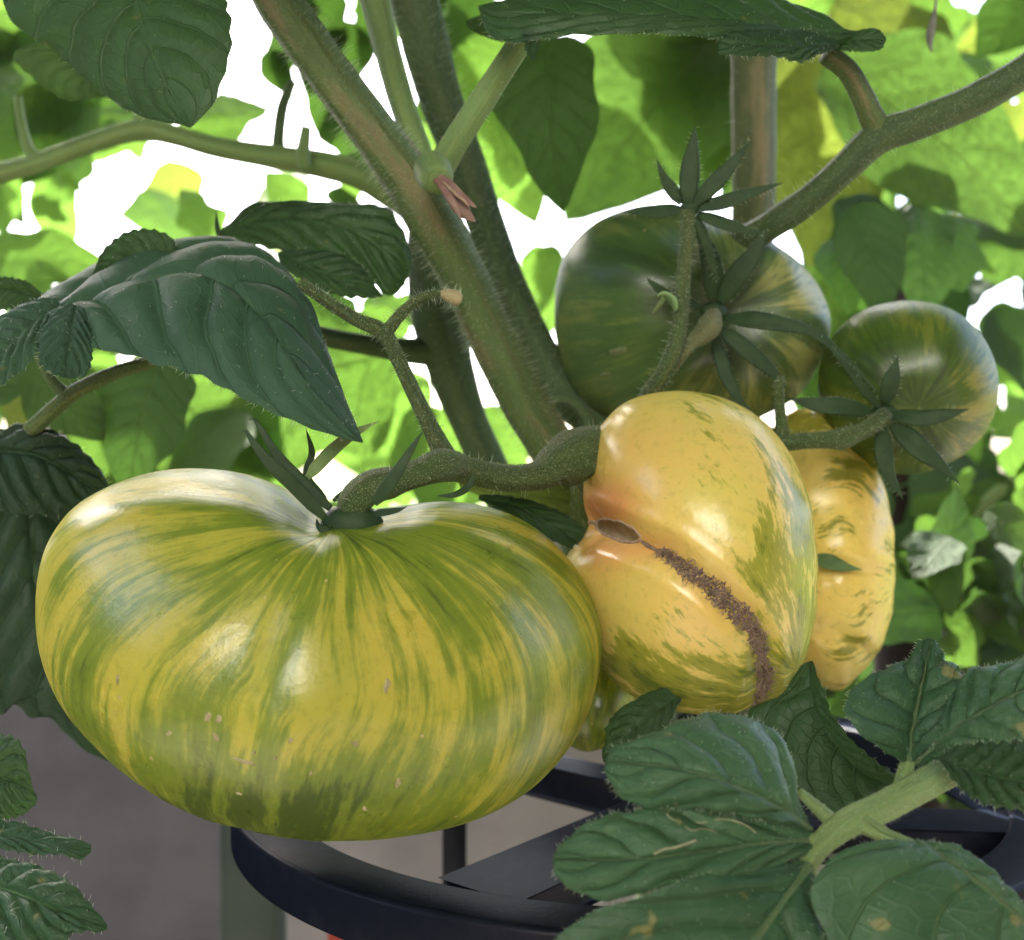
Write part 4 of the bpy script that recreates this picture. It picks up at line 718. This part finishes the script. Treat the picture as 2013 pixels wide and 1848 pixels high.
def bgleaf(parent, a, b, wid=1.0, mat='leaf_back', k=None, face=None, roll=0):
    """a, b: world points of leaf base and tip; face: rough direction its upper side looks"""
    a, b = Vector(a), Vector(b); Y = (b-a); L = Y.length; Y.normalize(); Z = Vector(face or (0, -1, .35)); Z = (Z-Y*Z.dot(Y)).normalized(); X = Y.cross(Z)
    R = Matrix((X, Y, Z)).transposed() @ Matrix.Rotation(roll, 3, 'Y'); k = NBG[0] % 7 if k is None else k; NBG[0] += 1
    o = bpy.data.objects.new('leaf', BL[k][mat]); COL.objects.link(o); o.parent = parent
    mtx = Matrix.Translation(a) @ (R @ Matrix.Diagonal((L*wid, L, L))).to_4x4()
    o.matrix_basis = Matrix.Translation(-root_loc(parent)) @ mtx; return o
back = thing('tomato_plant', 'sunlit leafy tomato plant filling the left background, glowing light green', 'plant', (-.15, .62, 0))
back_r = thing('tomato_plant', 'tall leafy plant filling the upper right background behind the side branch', 'plant', (.22, .72, 0))
low_r = thing('tomato_plant', 'blurred small leaved plant low at the right edge behind the small green tomato', 'plant', (.40, .80, 0))
def BLF(pl, x0, y0, d0, x1, y1, d1, wid=1, mat='leaf_back', k=None, roll=0, face=None):
    m_ = 1.42 if d0 > .425 else 1.0; d0, d1 = d0*m_, d1*m_
    return bgleaf(pl, P(x0, y0, d0), P(x1, y1, d1), wid, mat, k, face, roll)
# named ones that read in the photo
stem('stem', [(-40, 350, .42, 20), (60, 325, .42, 18), (150, 292, .42, 18), (230, 266, .42, 19), (285, 255, .42, 22), (340, 265, .42, 20), (430, 290, .42, 20), (550, 310, .42, 23), (640, 325, .42, 26), (720, 350, .42, 28), (830, 420, .43, 30)], M['stem_pale'], back, hairs=500, hlen=.002, seed=60)
stem('leaf_stalk', [(285, 262, .42, 20), (280, 235, .42, 16), (275, 200, .42, 13)], M['stem_pale'], back, seed=61)
stem('leaf_stalk', [(80, 318, .42, 16), (55, 290, .42, 11), (42, 240, .42, 9), (35, 190, .42, 8)], M['stem_pale'], back, seed=62)
stem('leaf_stalk', [(548, 312, .42, 16), (548, 270, .42, 12), (556, 210, .42, 11), (575, 160, .42, 9)], M['stem_dark'], back, seed=63)
stem('leaf_stalk', [(600, 335, .41, 14), (596, 300, .41, 14), (602, 250, .41, 10)], M['stem_pale'], back, seed=64)
BLF(back, 60, 320, .50, 300, 90, .52, 1.1, k=0); BLF(back, -30, 160, .52, 180, 240, .50, 1.0, k=1); BLF(back, 350, 250, .50, 530, 190, .52, .9, k=2); BLF(back, 20, 60, .55, 120, 190, .54, 1.2, k=3)
BLF(back, -40, 520, .50, 200, 500, .50, .95, k=4); BLF(back, 430, 480, .56, 350, 360, .56, 1.0, k=5); BLF(back, 600, 420, .52, 520, 330, .52, 1.1, k=6); BLF(back, 120, 340, .50, 165, 378, .5, .6)
BLF(back, 780, 690, .47, 330, 800, .46, 1.3, k=2); BLF(back, 260, 700, .46, 560, 960, .45, 1.1, k=4); BLF(back, 720, 720, .50, 800, 1000, .50, 1.2, k=1)
BLF(back, 320, 700, .42, 230, 950, .40, 1.15, 'leaf_shade', k=3); BLF(back, 60, 720, .40, 200, 860, .40, 1.2, 'leaf_shade', k=0); BLF(back, -60, 760, .42, 130, 700, .42, 1.0, 'leaf_shade')  # first leaf's darker colour stands in for a triangular cast shadow
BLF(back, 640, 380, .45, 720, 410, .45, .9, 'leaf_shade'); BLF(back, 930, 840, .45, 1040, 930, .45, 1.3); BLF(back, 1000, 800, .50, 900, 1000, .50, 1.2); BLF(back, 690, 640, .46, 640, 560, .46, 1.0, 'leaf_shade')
BLF(back, 760, 600, .5, 700, 760, .5, 1.2, 'leaf_back')
for (x0, y0, x1, y1) in ((590, -20, 540, 150), (640, -30, 600, 170), (520, 100, 575, 190), (690, 40, 610, 250), (660, 200, 700, 330), (780, -40, 690, 90), (900, -60, 800, 30), (960, -50, 870, 90), (700, 300, 690, 400)): BLF(back, x0, y0, .5, x1, y1, .5, 1.0, random.choice(['leaf_shade', 'leaf_back']))
BLF(back_r, 1075, 70, .42, 1086, 378, .40, .95, 'leaf_shade', k=3, roll=.3); BLF(back_r, 900, 60, .52, 1060, 400, .50, 1.0, k=5); BLF(back_r, 1000, 40, .55, 960, 250, .53, 1.1, k=2)
BLF(back_r, 1420, 60, .58, 1110, 400, .56, 1.25, 'leaf_mid', k=0); BLF(back_r, 1330, 0, .60, 1440, 330, .57, 1.1, 'leaf_mid', k=1); BLF(back_r, 1500, 60, .60, 1290, 360, .60, 1.0, k=4); BLF(back_r, 1060, 480, .52, 1040, 600, .52, .8); BLF(back_r, 1090, 480, .5, 1030, 640, .5, .8)
BLF(back_r, 1620, 120, .48, 2080, 420, .46, 1.05, 'leaf_mid', k=0); BLF(back_r, 1560, 90, .52, 1650, 520, .50, .85, 'leaf_yellow', k=1); BLF(back_r, 1700, 330, .54, 1640, 480, .54, 1.1, 'leaf_yellow'); BLF(back_r, 1640, 0, .58, 1900, 150, .56, 1.2, 'leaf_yellow', k=2)
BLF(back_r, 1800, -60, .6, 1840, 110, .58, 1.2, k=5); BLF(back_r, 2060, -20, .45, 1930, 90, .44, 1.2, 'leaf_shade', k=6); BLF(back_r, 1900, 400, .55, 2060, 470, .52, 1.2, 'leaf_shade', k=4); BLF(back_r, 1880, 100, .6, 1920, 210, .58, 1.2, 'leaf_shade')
BLF(back_r, 1700, 430, .60, 1870, 640, .58, 1.0, 'leaf_shade'); BLF(back_r, 1640, 500, .62, 1700, 640, .60, 1.0, 'leaf_shade')
V, F, uv, _ = tube_geo(world_path([(1842, -20, .36, 2), (1838, 20, .36, 4), (1830, 60, .36, 10), (1828, 85, .36, 6), (1832, 104, .36, 1)]), 24, 10, flat=.4); mk('withered_leaf', V, F, plain('withered', (.16, .17, .14), (.26, .26, .23), 200, .8), back_r, uv=uv, label='small shrivelled grey leaf dangling at the upper right')
stem('stem', [(1800, 1200, .60, 10), (1850, 1090, .60, 11), (1905, 1015, .60, 11), (1980, 950, .60, 12), (2080, 860, .60, 12)], M['stem_pale'], low_r, seed=70)
stem('leaf_stalk', [(1790, 1180, .62, 10), (1870, 1160, .62, 11), (1960, 1190, .62, 11), (2060, 1270, .62, 11)], M['stem_pale'], low_r, seed=71)
for q_ in ((520, 470, 600, 400), (60, 390, 130, 430), (1080, 560, 1040, 690)):
    BLF(back, q_[0], q_[1], .62, q_[2], q_[3], .62, 1.0, 'leaf_back')
for q_ in ((1690, 395, .47, 1745, 620, .46, 1.0), (1790, 400, .50, 1835, 600, .47, .9), (1850, 420, .52, 1900, 560, .5, 1.1), (1640, 470, .52, 1680, 600, .5, 1.0)): bgleaf(back_r, P(*q_[:3]), P(*q_[3:6]), q_[6], 'leaf_dark')
# scattered leaves further back
GAPS = [(430, 400, 290, 88), (1130, 455, 165, 140), (480, 110, 45, 140), (1130, 105, 40, 40), (690, 850, 50, 60), (775, 150, 55, 130)]
def in_gap(x, y): return any(((x-a)/c)**2+((y-b)/d)**2 < 1 for a, b, c, d in GAPS)
def scatter(pl, n, x0, x1, y0, y1, d0, d1, s0, s1, mats, droop=.7):
    k = 0; tries = 0
    while k < n and tries < n*30:
        tries += 1; x, y, d = random.uniform(x0, x1), random.uniform(y0, y1), random.uniform(d0, d1); L = random.uniform(s0, s1); an = random.gauss(math.pi/2, droop)
        lx = L/(K*d); x1_, y1_ = x+math.cos(an)*lx, y+math.sin(an)*lx
        if any(in_gap(x+(x1_-x)*f_+q*lx*.25, y+(y1_-y)*f_) for f_ in (0, .3, .6, 1) for q in (-1, 0, 1)): continue
        bgleaf(pl, P(x, y, d), P(x1_, y1_, d+random.uniform(-.03, .03)), random.uniform(.8, 1.25), random.choice(mats), None, (random.uniform(-.6, .6), -1, random.uniform(-.2, .9)), random.uniform(-.5, .5)); k += 1
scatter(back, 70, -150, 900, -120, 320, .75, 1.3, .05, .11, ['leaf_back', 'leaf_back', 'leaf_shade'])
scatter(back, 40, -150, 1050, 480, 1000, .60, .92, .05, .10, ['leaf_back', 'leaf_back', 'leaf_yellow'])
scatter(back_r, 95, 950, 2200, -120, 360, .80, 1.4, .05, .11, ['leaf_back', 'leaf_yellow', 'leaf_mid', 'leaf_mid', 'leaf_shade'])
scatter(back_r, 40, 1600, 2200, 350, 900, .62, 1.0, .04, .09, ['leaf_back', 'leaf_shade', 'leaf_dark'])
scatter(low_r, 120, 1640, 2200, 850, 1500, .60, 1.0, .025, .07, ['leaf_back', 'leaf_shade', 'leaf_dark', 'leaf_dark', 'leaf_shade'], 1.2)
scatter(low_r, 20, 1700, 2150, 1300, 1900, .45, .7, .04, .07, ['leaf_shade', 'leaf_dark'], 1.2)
G_ = GAPS; GAPS = []
scatter(back, 6, 20, 720, 280, 470, 1.3, 2.0, .10, .20, ['leaf_back', 'leaf_yellow'])
scatter(back_r, 3, 960, 1300, 330, 600, 1.3, 2.0, .10, .20, ['leaf_back'])
GAPS = G_
scatter(low_r, 46, 1775, 2060, 900, 1240, .46, .60, .018, .04, ['leaf_mid', 'leaf_shade', 'leaf_dark', 'leaf_back'], 1.3)
# added unseen leaves above the picture, placed to shade the cluster
V0, F0, UV0, VQ0 = bg_blade(0); q = np.random.default_rng(5)
def shade_leaves(n_leaf, pick, mat):
    g = Geo(); k = 0
    while k < n_leaf:
        p = pick(); zr = p.z-CAMZ
        if zr < .5*p.y+.015: continue
        L = q.uniform(.06, .10); R = Matrix.Rotation(q.uniform(0, 6.28), 3, 'Z') @ Matrix.Rotation(q.normal()*.45, 3, 'X') @ Matrix.Rotation(q.normal()*.45, 3, 'Y')
        g.add(np.array([p+R @ Vector(v*L)-R @ Vector((0, .5*L, 0)) for v in V0]), F0); k += 1
    g.mk('shade_foliage', mat, plant, kind='stuff', uv=np.tile(UV0, (n_leaf, 1)), attrs={'vq': np.tile(VQ0, n_leaf)})
shade_leaves(300, lambda: Vector((q.uniform(-.16, .16), q.uniform(.20, .38), CAMZ+q.uniform(-.10, .11)))+SUN*q.uniform(.25, .5), M['leaf_dark'])
shade_leaves(260, lambda: Vector((q.uniform(-.20, .20), q.uniform(.19, .46), CAMZ+q.uniform(-.20, .13)))+SUN*q.uniform(.22, .55), M['leaf_shade'])
def above(): y = q.uniform(.22, .62); return Vector((q.uniform(-.34, .34), y, CAMZ+.5*y+.02+q.uniform(0, .22)))
shade_leaves(230, above, M['leaf_dark'])
